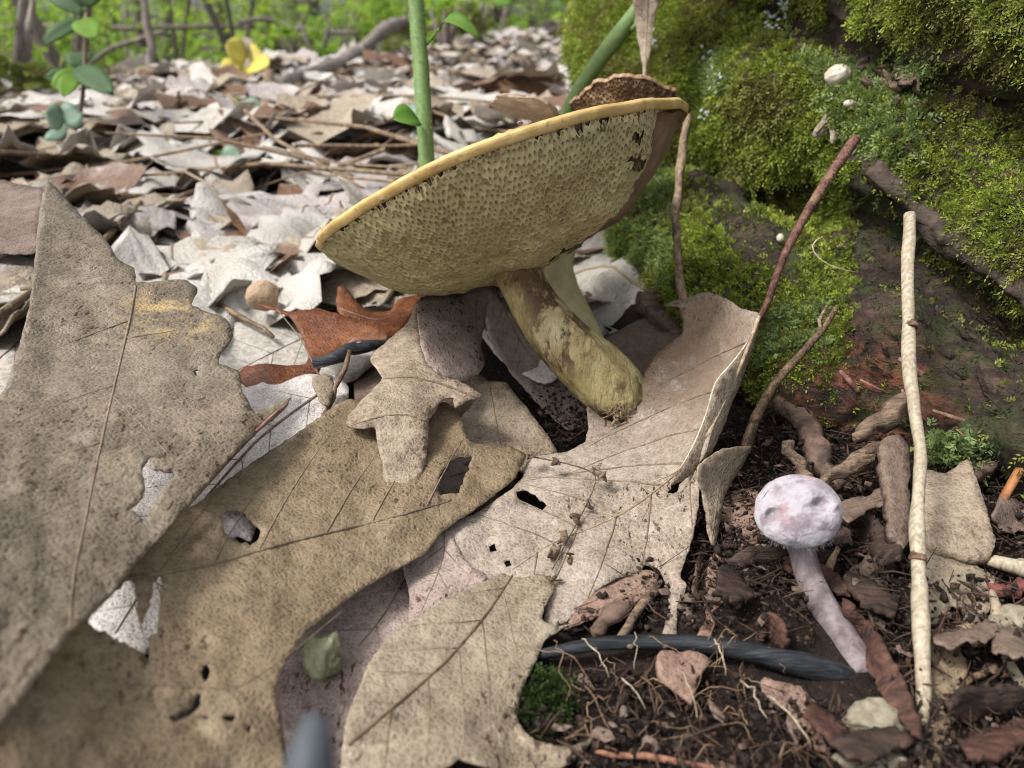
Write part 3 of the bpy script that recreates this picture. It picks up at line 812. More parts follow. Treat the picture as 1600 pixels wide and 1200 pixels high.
def stem_of(root, line, m, seed, n=28, rough=.05, nm='stem'):
    q = dens(line, .004) if False else np.array(line, float)
    t = np.linspace(0, 1, len(q)); tt = np.linspace(0, 1, 46)
    q = np.c_[[np.interp(tt, t, q[:, k]) for k in range(4)]].T
    for _ in range(6):
        q[1:-1] = .5 * q[1:-1] + .25 * (q[:-2] + q[2:])
    pts = PX(q[:, 0], q[:, 1], q[:, 2])
    V, F = tube(pts, q[:, 3] * .5 * q[:, 2] / F_PX, n, 0)
    c = np.repeat(pts, n, 0)
    rad = V - c
    ang = np.tile(np.arange(n) * 2 * math.pi / n, len(pts))
    along = np.repeat(np.linspace(0, 1, len(pts)), n)
    w = 1 + rough * 1.6 * fbm(np.c_[np.cos(ang) * 2.2, np.sin(ang) * 2.2, along * 2.5], 3, seed) + rough * .6 * fbm(np.c_[np.cos(ang) * 7, np.sin(ang) * 7, along * 5], 2, seed + 3)
    return mk(nm, c + rad * w[:, None], F, m, parent=root)

base1 = PX(972, 640, .2); base1[2] = 0.0
b1 = thing('bolete_mushroom', 'large bolete with a tilted tan pored cap and curved yellow stem', 'mushroom', base1)
cut1 = [[(1032, 150), (1090, 140), (1090, 330), (880, 445), (838, 430), (880, 394), (935, 362), (985, 310), (1002, 272), (1024, 245), (1018, 232), (1026, 205)],
        [(985, 212), (1004, 205), (1010, 218), (996, 224)], [(985, 250), (1002, 240), (1012, 262), (994, 268)]]
bolete_cap(b1, 783, 287, .200, .0525, (565, 205), -.10, .0245, 3.4, M['pore'], M['margin'], 3, cut=cut1)
stem_of(b1, [(798, 395, .197, 68), (814, 440, .196, 70), (842, 490, .1955, 76), (876, 532, .195, 84), (912, 565, .195, 90), (944, 594, .1955, 94), (968, 618, .196, 90), (984, 640, .197, 72)], M['stem'], 5, 40, .085)
b1_org = np.array(b1['org'])
M['stem_stained'] = stem_mat('stem_stained', [(tuple(float(v) for v in PX(876, 505, .187) - b1_org), .013), (tuple(float(v) for v in PX(848, 430, .19) - b1_org), .010)])
[o for o in b1.children if o.name.startswith('stem')][0].data.materials[0] = M['stem_stained']
# torn fibres round the foot of the stem
rs = RS(4)
for k in range(34):
    x0, y0 = 945 + rs.rand() * 60, 628 + rs.rand() * 26
    pts = PX(np.array([x0, x0 + rs.randn() * 6, x0 + rs.randn() * 14]), np.array([y0, y0 + 8, y0 + 10 + rs.rand() * 10]), np.array([.186, .185, .1855]))
    v, f = tube(pts, [.0003, .00022, .0001], 5, .3, k)
    mk('torn_fibre', v, f, M['twig_tan'], parent=b1)
# a folded pale lip at the right tip of the cap
vi, fi = ico(3)
nz = fbm(vi * 1.7, 3, 6)
lip = axes(vi * (1 + .22 * nz)[:, None], .0042 * (.9 * RGT + .35 * UPV), .0019 * (UPV * .9 - RGT * .3), .005 * FWD) + PX(1040, 184, .196)
mk('folded_lip', lip, fi, M['margin'], parent=b1)
for k, (x, y, s) in enumerate([(812, 192, 8), (683, 251, 7), (598, 312, 6)]):
    v = axes(ico(1)[0] * (1 + .25 * fbm(ico(1)[0] * 2, 2, k))[:, None], RGT * s * .5, UPV * s * .35, FWD * s * .5) * .00015 + PX(x, y, .1515)
    mk('bruise', v, ico(1)[1], M['flesh'], parent=b1)

base2 = PX(930, 545, .252); base2[2] = 0.0
b2 = thing('bolete_mushroom', 'smaller brown bolete with a wavy cap rim standing behind the large bolete', 'mushroom', base2)
bolete_cap(b2, 975, 190, .268, .0215, (1, -.10), .40, .010, 2.6, M['pore_dark'], M['cap_top'], 12, spacing=.0011, wob=.13)
vi, fi = ico(4)
lobe = axes(vi * (1 + .16 * fbm(vi * 1.8, 3, 16))[:, None], .0125 * (RGT * .98 - UPV * .12), .0024 * (UPV * .95 + RGT * .2), .010 * FWD)
lobe = lobe - np.outer((lobe @ RGT + .0125) ** 2 * 4, UPV) + PX(822, 166, .262)
mk('cap_lobe', lobe, fi, M['cap_pale'], parent=b2)
stem_of(b2, [(925, 270, .262, 36), (884, 370, .258, 40), (873, 415, .256, 44), (880, 455, .255, 50), (898, 500, .253, 58), (930, 560, .252, 50)], M['stem_pale'], 9)

# small white mushroom
def lilac_mat():
    s = NT('lilac_white_felt')
    n1 = s.noise(190, 4, .6)
    col = s.mix(s.ramp(n1, .42, .62), (.41, .375, .395), (.22, .175, .195))
    col = s.mix(s.ramp(s.noise(120, 3, .5), .60, .70), col, (.36, .24, .24))
    nb = s.bump(s.noise(1500, 5, .7), .0005, .9)
    return s.done(col, .8, nb, .15, .06, sheen=.25)
def lilac_stem():
    s = NT('lilac_stem')
    g = s.noise(500, 5, .6, ((1, 1, .2), (0, .4, 0)))
    col = s.mix(s.ramp(g, .3, .7), (.22, .18, .182), (.10, .077, .074))
    return s.done(col, .6, s.bump(g, .0006, .8), .3, .06)
M['lilac'], M['lilac_stem'] = lilac_mat(), lilac_stem()
base3 = PX(1350, 1042, .1265); base3[2] = 0
b3 = thing('white_mushroom', 'small lilac white mushroom with a dented felty cap and leaning stem', 'mushroom', base3)
cc = PX(1247, 800, .1385)
up3 = np.array([-.28, -.30, .92]); up3 /= np.linalg.norm(up3)
ex3 = np.cross(UPV, up3); ex3 = np.cross(up3, np.array([0, 1, 0])); ex3 /= np.linalg.norm(ex3); ey3 = np.cross(up3, ex3)
vi, fi = ico(5)
z = vi[:, 2]
R3 = .0078
prof = np.where(z > 0, 1.0, 1 - .25 * (-z) ** 1.2)
shape = np.c_[vi[:, 0] * prof, vi[:, 1] * prof, np.where(z > 0, z * .74, z * .55)]
shape *= (1 + .035 * fbm(vi * 2.2, 3, 8))[:, None]
Vc = cc + R3 * axes(shape, ex3, ey3, up3)
for (x, y, s, dep) in [(1213, 808, 15, .0030), (1284, 790, 13, .0022), (1264, 795, 9, .0006), (1205, 778, 12, .0012), (1240, 760, 16, .0008), (1303, 788, 8, -.0008)]:
    qx, qy, qd = TO_PX(Vc)
    w = np.exp(-((qx - x) ** 2 + ((qy - y) * 1.2) ** 2) / (s * s)) * (qd < .1385)
    Vc = Vc + (w * dep)[:, None] * FWD * 1.0
mk('cap', Vc, fi, M['lilac'], parent=b3)
rs = RS(9)
parts = []
for k in range(260):
    a_ = rs.rand() * 6.283
    zz = -.12 - .32 * rs.rand()
    b_ = np.array([math.cos(a_), math.sin(a_), zz]); b_ /= np.linalg.norm(b_)
    p0 = cc + R3 * .97 * axes(np.array([[b_[0], b_[1], b_[2] * .62]]), ex3, ey3, up3)[0]
    out = (p0 - cc) / np.linalg.norm(p0 - cc)
    L_ = .0003 + .0005 * rs.rand()
    p1 = p0 + out * L_ * .6 - up3 * L_ * .8 + rs.randn(3) * .0002
    parts.append(tube([p0, (p0 + p1) / 2 + rs.randn(3) * .0001, p1], [.00010, .00008, .00003], 3, cap=False))
v, f = join(parts)
fr = mk('cap_fringe', v, f, M['lilac'], parent=b3); fr['kind'] = 'stuff'
stem_of(b3, [(1245, 810, .1395, 44), (1250, 850, .1395, 41), (1263, 900, .139, 40), (1286, 945, .137, 43), (1312, 990, .1335, 48), (1336, 1030, .129, 54), (1352, 1060, .126, 54)], M['lilac_stem'], 21, 20, .05)

# ------------------------------------------------------------------ mossy log
def log_mat():
    s = NT('rotten_log')
    g = s.noise(130, 6, .7, ((1, 1, 1), (0, 0, 0)))
    st = s.noise(260, 6, .7, ((.18, .6, 1), (0, .3, -1.1)))
    col = s.mix(s.ramp(g, .35, .68), (.018, .012, .009), (.055, .034, .024))
    col = s.mix(s.math('MULTIPLY', s.ramp(st, .48, .7), .7), col, (.13, .085, .058))
    d = s.n("ShaderNodeVectorMath", operation='DISTANCE')
    s.l(s.co, d.inputs[0]); d.inputs[1].default_value = RED_AT
    red = s.math('MULTIPLY', s.ramp(d.outputs["Value"], .032, .010), s.math('MULTIPLY', s.ramp(st, .42, .6), .85))
    col = s.mix(red, col, (.20, .062, .032))
    gr = s.ramp(s.noise(55, 5, .7), .47, .6)
    col = s.mix(s.math('MULTIPLY', gr, .6), col, (.05, .065, .02))
    nb = s.bump(st, .004, 1.0)
    nb = s.bump(s.noise(500, 5, .7), .0012, .9, nb)
    return s.done(col, .75, nb, .3)

def ridge(ctrl, n=20, step=.006, seed=0):
    c = np.array(ctrl, float)
    W = PX(c[:, 0], c[:, 1], c[:, 2])
    q = np.c_[W, c[:, 3]]
    t = np.linspace(0, 1, len(q)); tt = np.linspace(0, 1, 40)
    q = np.c_[[np.interp(tt, t, q[:, k]) for k in range(4)]].T
    for _ in range(5):
        q[1:-1] = .5 * q[1:-1] + .25 * (q[:-2] + q[2:])
    return tube(q[:, :3], q[:, 3], n)
RIDGES = [
    ridge([(1010, -60, .50, .050), (1120, -150, .40, .050), (1250, -128, .31, .045), (1430, -98, .245, .038), (1620, -62, .205, .033), (1900, 0, .165, .034)]),          # upper ridge
    ridge([(985, 20, .50, .040), (1010, 95, .40, .040), (1110, 160, .33, .036), (1250, 195, .28, .031), (1400, 228, .245, .024), (1520, 290, .222, .023), (1650, 370, .200, .024), (1850, 480, .17, .026)]),   # main ridge
    ridge([(985, 345, .38, .022), (1060, 380, .305, .026), (1140, 442, .264, .025), (1215, 522, .234, .022), (1275, 590, .215, .017), (1330, 670, .198, .010)]),         # lower ridge
    ridge([(1120, 60, .56, .10), (1250, 210, .45, .090), (1420, 350, .36, .074), (1560, 430, .305, .064), (1850, 560, .25, .064)]),         # body
    ridge([(1230, 540, .275, .036), (1340, 615, .222, .029), (1480, 660, .200, .027), (1700, 730, .175, .027)]),            # lower face
    ridge([(1290, 400, .30, .036), (1400, 465, .262, .036), (1530, 530, .236, .036), (1750, 620, .205, .036)]),
    ridge([(960, 440, .37, .030), (1010, 470, .33, .028), (1080, 500, .29, .022), (1130, 560, .262, .012)]),
    ridge([(985, 150, .47, .030), (965, 250, .43, .030), (960, 340, .40, .034), (965, 430, .37, .03)]),
]
Vl, Fl = join(RIDGES)
tmp_me = bpy.data.meshes.new('tmp_log')
tmp_me.from_pydata([tuple(v) for v in Vl], [], Fl)
tmp = bpy.data.objects.new('tmp_log', tmp_me)
C.objects.link(tmp)
md = tmp.modifiers.new('r', 'REMESH'); md.mode = 'VOXEL'; md.voxel_size = .0022
dg = bpy.context.evaluated_depsgraph_get()
ev = tmp.evaluated_get(dg).to_mesh()
nv = len(ev.vertices)
LV = np.empty(nv * 3, np.float32); ev.vertices.foreach_get('co', LV); LV = LV.reshape(-1, 3).astype(float)
LF = np.array([p.vertices[:] for p in ev.polygons])
tmp.evaluated_get(dg).to_mesh_clear()
bpy.data.objects.remove(tmp)

def vnormals(V, F):
    n = np.zeros_like(V)
    fn = np.cross(V[F[:, 2]] - V[F[:, 0]], V[F[:, 3]] - V[F[:, 1]])
    for k in range(4):
        np.add.at(n, F[:, k], fn)
    return n / (np.linalg.norm(n, axis=1)[:, None] + 1e-12)
LN = vnormals(LV, LF)
# smooth the tube seams a little, then wood relief: furrows along the grain and lumps
AXIS = PX(1650, 370, .2) - PX(1010, 95, .40); AXIS /= np.linalg.norm(AXIS)
al = LV @ AXIS
across = LV - al[:, None] * AXIS
furrow = fbm(np.c_[across * 95, ][:, :3] + (al * 9)[:, None], 3, 41)
lump = fbm(LV * 38, 4, 42)
LV = LV + LN * (.0050 * lump + .0042 * furrow)[:, None]
LN = vnormals(LV, LF)
lorg = PX(1250, 600, .26); lorg[2] = 0.0
RED_AT = tuple(float(v) for v in (PX(1335, 655, .190) - lorg))
M['log'] = log_mat()
log = mk('fallen_log', LV, LF, M['log'], origin=lorg)
tag(log, 'rotten fallen log thickly covered in bright green moss', 'log')

# moss: where it grows on the log
BARE = [[(1345, 262), (1420, 330), (1500, 400), (1600, 475), (1760, 540), (1800, 960), (1300, 800), (1190, 640), (1215, 590), (1290, 600), (1330, 520), (1340, 420), (1330, 330)],
        [(880, 420), (950, 395), (1010, 420), (1050, 470), (1075, 560), (1000, 580), (880, 540)],
        [(1190, 8), (1330, 45), (1440, 72), (1640, 120), (1640, 190), (1440, 142), (1330, 98), (1230, 60)],  # upper crevice kept bare: dark wood colour stands in for its shade
        [(1075, 245), (1130, 272), (1180, 325), (1250, 385), (1240, 432), (1160, 395), (1095, 325)]]
fc = LV[LF].mean(1); fnn = LN[LF].mean(1); fnn /= np.linalg.norm(fnn, axis=1)[:, None]
fa = np.linalg.norm(np.cross(LV[LF[:, 2]] - LV[LF[:, 0]], LV[LF[:, 3]] - LV[LF[:, 1]]), axis=1) / 2
fx, fy, fd = TO_PX(fc)
toc = ((CAM - fc) * fnn).sum(1) > -.02
bare = np.zeros(len(fc), bool)
wx = fx + 14 * fbm(fc * 90, 3, 3); wy = fy + 14 * fbm(fc * 90 + 7, 3, 4)
for poly in BARE:
    bare |= inside(poly, wx, wy)
patch = fbm(fc * 30, 3, 51)
mossy = sstep(-.85, -.35, fnn[:, 2] + .25 * patch) * sstep(-.85, -.5, patch)
mossy = np.where(bare, .03 + .10 * (patch > .25), mossy)
mossy = mossy * np.where(toc, 1.0, .25) * (fc[:, 2] > .004)
mossy *= sstep(.50, .42, fd) * .6 + .4
wgt = fa * mossy * np.clip(.30 / fd, .6, 1.5)
NM = 120000
rs = RS(77)
pick = rs.choice(len(fc), NM, p=wgt / wgt.sum())
u = rs.rand(NM, 4); u /= u.sum(1)[:, None]
pp = (LV[LF[pick]] * u[:, :, None]).sum(1)
nn = fnn[pick]
near = np.clip(fd[pick] / .27, .75, 1.4)

def sprigs(pp, nn, length, nleaf, leafl, rs, droop=.8, spread=.75):
    """feathery moss shoots: nleaf tiny leaves along a curved stem"""
    N = len(pp)
    dirv = nn + rs.randn(N, 3) * spread + np.array([0, 0, -.15 * droop])
    dirv /= np.linalg.norm(dirv, axis=1)[:, None]
    side = np.cross(dirv, rs.randn(N, 3)); side /= np.linalg.norm(side, axis=1)[:, None]
    nor = np.cross(side, dirv)
    bend = np.array([0, 0, -1.0]) * droop
    L_ = length * (.55 + .8 * rs.rand(N))
    V = np.empty((N, nleaf * 4, 3))
    for k in range(nleaf):
        t = (k + .3) / nleaf
        base = pp + dirv * (L_ * t)[:, None] + bend * (L_ * t * t * .45)[:, None] - nn * .0006
        sgn = 1 if k % 2 else -1
        out = side * sgn * .75 + nor * (.45 * rs.randn(N))[:, None] + dirv * .75
        if k == nleaf - 1:
            out = dirv + bend * .5
        ll = leafl * (.7 + .5 * rs.rand(N)) * (1.1 - .5 * t)
        tip = base + out * ll[:, None]
        wv = np.cross(out, nor) ; wv /= np.linalg.norm(wv, axis=1)[:, None] + 1e-9
        mid = base + out * (ll * .45)[:, None] + nor * (ll * .12)[:, None]
        w = (ll * .24)[:, None]
        V[:, k * 4] = base; V[:, k * 4 + 1] = mid + wv * w; V[:, k * 4 + 2] = tip; V[:, k * 4 + 3] = mid - wv * w
    F = (np.arange(N)[:, None, None] * nleaf * 4 + np.arange(nleaf)[None, :, None] * 4 + np.arange(4)[None, None]).reshape(-1, 4)
    return V.reshape(-1, 3), F

def moss_mat(name, a, b, c):
    s = NT(name)
    col = s.mix(s.ramp(s.attr('shoot'), .1, .9), a, b)
    col = s.mix(s.ramp(s.noise(28, 4, .6), .45, .62), col, c)
    col = s.mix(s.math('MULTIPLY', s.ramp(s.noise(70, 5, .65), .58, .68), .7), col, (.17, .115, .05))
    return s.done(col, .55, None, .25, .32)
M['moss'] = moss_mat('moss_green', (.095, .135, .020), (.35, .42, .060), (.20, .205, .05))
M['moss_blue'] = moss_mat('moss_pale', (.12, .17, .055), (.26, .33, .12), (.15, .21, .07))
M['moss_dark'] = moss_mat('moss_dark', (.025, .045, .012), (.06, .09, .02), (.03, .05, .015))
M['lichen'] = plain_mat('lichen_blue_grey', (.42, .47, .43), (.28, .33, .28), 900, .8)

def add_moss(name, pp, nn, length, nleaf, leafl, m, rs, parent, droop=.8, spread=.75):
    V, F = sprigs(pp, nn, length, nleaf, leafl, rs, droop, spread)
    ob = mk(name, V, F, m, parent=parent, smooth=False)
    ob['kind'] = 'stuff'
    val = np.repeat(np.clip(rs.rand(len(pp)) * .7 + .3 * (fbm(pp * 60, 2, 3) * .5 + .5), 0, 1), nleaf * 4).astype(np.float32)
    at = ob.data.attributes.new('shoot', 'FLOAT', 'POINT')
    at.data.foreach_set('value', val)
    return ob
add_moss('moss', pp, nn, .0042 * near, 7, .0018 * near, M['moss'], RS(5), log)
# paler leafy liverwort patches low on the log and along the ridge
PALE = [[(1240, 60), (1440, 90), (1440, 250), (1380, 260), (1300, 180)], [(930, 290), (1050, 260), (1060, 420), (960, 450)], [(1190, 500), (1290, 470), (1290, 560), (1200, 560)], [(1085, 80), (1180, 70), (1180, 130), (1085, 150)]]
pm = np.zeros(len(fc), bool)
for poly in PALE:
    pm |= inside(poly, wx, wy)
wg = fa * pm * toc * (mossy > .1) * (patch > -.3)
pk = rs.choice(len(fc), 5200, p=wg / wg.sum())
add_moss('pale_moss', LV[LF[pk]].mean(1) + rs.randn(5200, 3) * .0008 + fnn[pk] * .0012, fnn[pk], .0034, 6, .0017, M['moss_blue'], RS(6), log, .3, .9)
wg = fa * toc * bare * (fnn[:, 2] > -.6)
pk = rs.choice(len(fc), 3500, p=wg / wg.sum())
add_moss('dark_moss', LV[LF[pk]].mean(1) + rs.randn(3500, 3) * .001, fnn[pk], .003, 5, .0013, M['moss_dark'], RS(8), log, .8, .8)

def on_log(x, y):
    """nearest log surface point and normal under a photo pixel"""
    qx, qy, qd = TO_PX(LV)
    k = ((qx - x) ** 2 + (qy - y) ** 2 < 64) & (((CAM - LV) * LN).sum(1) > 0)
    if not k.any():
        k = ((qx - x) ** 2 + (qy - y) ** 2 < 900)
    i = np.where(k)[0]
    j = i[np.argmin(qd[i])]
    return LV[j], LN[j], qd[j]

# the bare wood edge under the moss, a bark strip and splinters
pts = []
for x, y in [(1335, 238), (1380, 285), (1430, 322), (1480, 368), (1530, 405), (1590, 445), (1660, 490)]:
    p, n, d = on_log(x, y)
    pts.append(PX(x, y, d - .001))
ptd = dens(pts, .004)
v, f = tube(ptd + RS(2).randn(len(ptd), 3) * .0006, .0026 + .0012 * fbm(ptd * 90, 2, 4), 12, .6, 5, .35)
M['grey_wood'] = wood_mat('grey_wood', (.085, .066, .052), (.025, .017, .013), (.12, .5, 1), (0, .3, -1.0), fr=420, rough=.8, spec=.12, bumpd=.001, extra=(.05, .035, .028))
M['bark'] = wood_mat('bark', (.17, .11, .08), (.065, .04, .03), (.3, 1, 1), (0, 0, .8), fr=350, bumpd=.0012)
M['pale_bark'] = wood_mat('pale_bark', (.27, .19, .125), (.085, .055, .036), (.25, 1, 1), (0, 0, .8), fr=600, bumpd=.003)
mk('wood_edge', v, f, M['grey_wood'], parent=log)
def slab(name, line, w, th, m, parent=None, seed=0, n=10, rough=.3):
    q = np.array(line, float)
    t = np.linspace(0, 1, len(q)); tt = np.linspace(0, 1, 14)
    q = np.c_[[np.interp(tt, t, q[:, k]) for k in range(3)]].T
    pts = PX(q[:, 0], q[:, 1], q[:, 2])
    k = np.sin(np.linspace(.35, math.pi - .35, 14)) ** .4
    v, f = tube(pts, w * k, n, rough, seed, th / w)
    return mk(name, v, f, m, parent=parent)
rs = RS(61)
for k in range(40):
    x, y = 1200 + rs.rand() * 380, 480 + rs.rand() * 260
    if not inside(BARE[0], x, y):
        continue
    p, n, d = on_log(x, y)
    L_ = 12 + rs.rand() * 26; a_ = rs.rand() * 1.2 + .2
    slab('bark_splinter', [(x - L_ * math.cos(a_), y - L_ * math.sin(a_), d - .0004), (x, y, d - .0018), (x + L_ * math.cos(a_), y + L_ * math.sin(a_), d - .0005)], .0002 + rs.rand() * .0006, .0002, M['log'] if rs.rand() < .6 else M['petiole'], log, k, 6)
for x, y, r in [(1108, 95, 14), (1120, 130, 12), (1022, 62, 9), (1206, 38, 9), (1100, 180, 7), (1230, 10, 7), (1110, 112, 12)]:
    for k in range(14):
        xx, yy = x + rs.randn() * r * .6, y + rs.randn() * r
        p, n, d = on_log(xx, yy)
        vi, fi = ico(1)
        s_ = (.0005 + .0007 * rs.rand())
        v = vi * s_ * (1 + .4 * fbm(vi * 2 + k, 2, k))[:, None]
        v = v - np.outer(v @ n, n) * .65 + p + n * .0022
        mk('lichen_flake', v, fi, M['lichen'], parent=log)

# ------------------------------------------------------------------ sticks, stalks, chips, pebbles
def kinks(q, amt, seed):
    r_ = RS(seed)
    n_ = len(q)
    L_ = np.linalg.norm(np.diff(q[:, :3], axis=0), axis=1).sum()
    u_ = np.linspace(0, 1, n_)[:, None]
    off = np.c_[[fbm(np.c_[u_ * 7, u_ * 0 + k_ * 9.1], 3, seed + 5) for k_ in range(3)]].T
    q[:, :3] += off * amt * q[:, 3:4]
    q[:, 3] *= 1 + .28 * amt * fbm(np.c_[u_ * 16, u_ * 0 + 3], 3, seed + 9)
    return q

def stick(name, label, cat, ctrl, m, n=10, rough=.12, seed=0, group=None, step=.006, parent=None):
    """ctrl: (px, py, distance, width in px)"""
    c = np.array(ctrl, float)
    W = PX(c[:, 0], c[:, 1], c[:, 2])
    q = np.c_[W, c[:, 3] * .5 * c[:, 2] / F_PX]
    t = np.linspace(0, 1, len(q)); m_ = max(8, int(np.linalg.norm(np.diff(W, axis=0), axis=1).sum() / step)); tt = np.linspace(0, 1, m_)
    q = np.c_[[np.interp(tt, t, q[:, k]) for k in range(4)]].T
    for _ in range(3):
        q[1:-1] = .5 * q[1:-1] + .25 * (q[:-2] + q[2:])
    q = kinks(q, .55 if rough > .08 else .12, seed)
    V, F = tube(q[:, :3], q[:, 3], n, rough, seed)
    ob = mk(name, V, F, m, parent=parent)
    return ob if parent is not None else tag(ob, label, cat, group)

blk = stick('black_stick', 'smooth black curved stick lying over soil in front of the white mushroom', 'stick', [(836, 1027, .1265, 16), (870, 1017, .1275, 18), (930, 1006, .1285, 21), (1000, 1001, .129, 23), (1080, 1003, .1285, 26), (1160, 1015, .127, 30), (1240, 1035, .125, 35), (1300, 1052, .1245, 42), (1350, 1072, .1265, 34)], M['black_stick'], 18, .05, 3, step=.003)
for k, x in enumerate([930, 985, 1040, 1085, 1130, 1215]):
    y = np.interp(x, [836, 930, 1000, 1080, 1160, 1240], [1027, 1006, 1001, 1003, 1015, 1035]) + 8
    vi, fi = ico(1)
    mk('lenticel', axes(vi * (1 + .3 * fbm(vi * 2, 2, k))[:, None], RGT * .0006, UPV * .0004, FWD * .0004) + PX(x, y, .1272), fi, M['pale_bark'], parent=blk)
stw = stick('straw_stalk', 'pale straw stalk standing upright against the log', 'stalk', [(1418, 338, .178, 17), (1424, 500, .164, 18), (1430, 700, .148, 20), (1434, 870, .134, 22), (1437, 1020, .123, 23), (1440, 1185, .1115, 24)], M['straw'], 14, .082, 5, step=.003)
stick('stalk_node', '', '', [(1434.5, 868, .1341, 24), (1434.7, 872, .1337, 25), (1435, 876, .1333, 24)], M['rib_dark'], 14, .05, 2, parent=stw)
stick('stalk_node', '', '', [(1424, 506, .1634, 19), (1424.2, 508, .1632, 20), (1424.4, 510, .163, 19)], M['rib_dark'], 14, .05, 2, parent=stw)
stick('thin_twig', 'thin brown twig standing between the brown bolete and the mossy log', 'twig', [(1075, 180, .246, 13), (1066, 250, .240, 14), (1058, 330, .234, 14), (1056, 400, .229, 13), (1066, 465, .224, 13), (1072, 520, .22, 12)], M['twig_tan'], 9, .3, 6, step=.003)
stick('short_twig', 'short charcoal black twig end beside the glossy red-brown leaf', 'twig', [(494, 566, .200, 14), (520, 552, .201, 21), (550, 542, .203, 20), (585, 536, .206, 16), (612, 536, .208, 12)], M['black_stick'], 12, .15, 7, step=.002)
lt = stick('thin_twig', 'thin grey twig carrying a torn leaf scrap beside the short charcoal twig', 'twig', [(546, 548, .197, 7), (536, 580, .193, 8), (520, 620, .187, 9), (508, 650, .182, 9)], M['rib_dark'], 8, .25, 8)
leaf('leaf_scrap', '', [(488, 590), (505, 584), (520, 588), (522, 612), (514, 635), (500, 628), (490, 605)], [(490, 590, .19), (520, 590, .192), (510, 635, .184)], M['brown_curl'], parent=lt, veins=False, seed=71)
stick('slate_twig', 'blurred slate blue stub poking up past the edge of the broad tan leaf', 'twig', [(492, 1120, .046, 40), (490, 1150, .0455, 78), (486, 1200, .045, 92), (478, 1300, .043, 92), (470, 1420, .041, 92), (466, 1600, .038, 92), (462, 1900, .034, 92)], M['slate'], 14, .06, 2, step=.003)
# right lower corner
stick('pale_twig', 'whitish thin twig slanting across the soil beside the pale tan leaf scrap', 'twig', [(1545, 925, .138, 12), (1560, 990, .131, 16), (1585, 1050, .124, 18), (1640, 1140, .115, 20)], M['straw'], 8, .15, 4)
stick('wood_chip', 'yellow split wood chip lying on the soil by the pale twig', 'wood chip', [(1538, 872, .146, 8), (1560, 882, .145, 26), (1600, 890, .143, 28), (1680, 905, .141, 26)], M['straw'], 8, .3, 5)
stick('orange_twig', 'orange-brown bare twig resting against the rotten log', 'twig', [(1562, 796, .160, 12), (1585, 755, .163, 15), (1620, 690, .168, 16)], wood_mat('orange_wood', (.36, .16, .06), (.2, .08, .03), fr=500), 8, .2, 6)
stick('red_twig', 'dark red broken twig under the yellow wood chip', 'twig', [(1550, 918, .141, 18), (1600, 915, .140, 24), (1680, 920, .138, 24)], wood_mat('red_wood', (.20, .06, .045), (.10, .03, .025), fr=500), 8, .2, 7)
stick('brown_splinter', 'brown wood splinter lying on soil behind the pale twig', 'splinter', [(1470, 1080, .121, 10), (1510, 1065, .123, 12), (1560, 1040, .126, 10)], M['twig_tan'], 7, .3, 8)
stick('straw_bit', 'short straw stub upright against the red rotten wood', 'stalk', [(1518, 605, .184, 9), (1519, 640, .180, 9)], M['straw'], 7, .2, 9)
stick('pale_bark_strip', 'pale flaking bark strip resting on the red rotten wood', 'bark', [(1335, 685, .173, 14), (1360, 668, .175, 26), (1395, 640, .178, 30), (1420, 615, .182, 18)], M['pale_bark'], 10, .45, 10, step=.002)
stick('bark_twig', 'flaky tan bark twig leaning above the white mushroom cap', 'twig', [(1285, 756, .165, 14), (1320, 735, .167, 24), (1360, 712, .169, 26), (1405, 690, .171, 20)], M['pale_bark'], 10, .6, 11, step=.002)
stick('dark_root', 'knobbly dark root piece sticking up behind the curled brown leaf', 'root', [(1232, 690, .182, 14), (1240, 720, .179, 20), (1262, 745, .175, 18), (1275, 765, .172, 14)], M['pale_bark'], 9, .6, 12, step=.002)
stick('rotten_root', 'dark rotten root slanting down beside the curled brown leaf stalk', 'root', [(1180, 530, .222, 30), (1210, 590, .210, 36), (1240, 650, .198, 36), (1275, 710, .186, 40), (1310, 760, .176, 30)], M['bark'], 12, .35, 13, step=.003)
stick('wood_splinter', 'pale broken wood splinter under the torn edge of the pinkish leaf', 'splinter', [(968, 1000, .132, 12), (990, 965, .137, 16), (1020, 925, .143, 14), (1034, 908, .146, 6)], M['pale_bark'], 8, .3, 14)
stick('wood_splinter', 'dark brown bark splinter next to the pale broken splinter', 'splinter', [(930, 985, .133, 20), (970, 955, .138, 34), (1010, 912, .146, 30), (1024, 895, .149, 10)], M['bark'], 9, .3, 15)
stick('brown_splinter', 'thin splinter just beside the stem of the white mushroom', 'splinter', [(1290, 890, .147, 14), (1305, 865, .150, 10), (1322, 838, .153, 5)], M['twig_tan'], 7, .25, 16)
stick('red_root', 'thin orange-red root running across the bare soil', 'root', [(930, 1172, .1095, 8), (990, 1180, .1085, 11), (1060, 1192, .107, 12), (1150, 1210, .105, 11)], wood_mat('root_red', (.30, .15, .09), (.16, .07, .045), fr=600), 7, .2, 17)
stick('twig_bark', 'knobbly dark bark stub in the hollow behind the pinkish leaf', 'bark', [(1000, 470, .268, 30), (1030, 500, .256, 38), (1060, 540, .245, 36), (1075, 580, .236, 30)], M['bark'], 12, .45, 18, step=.003)

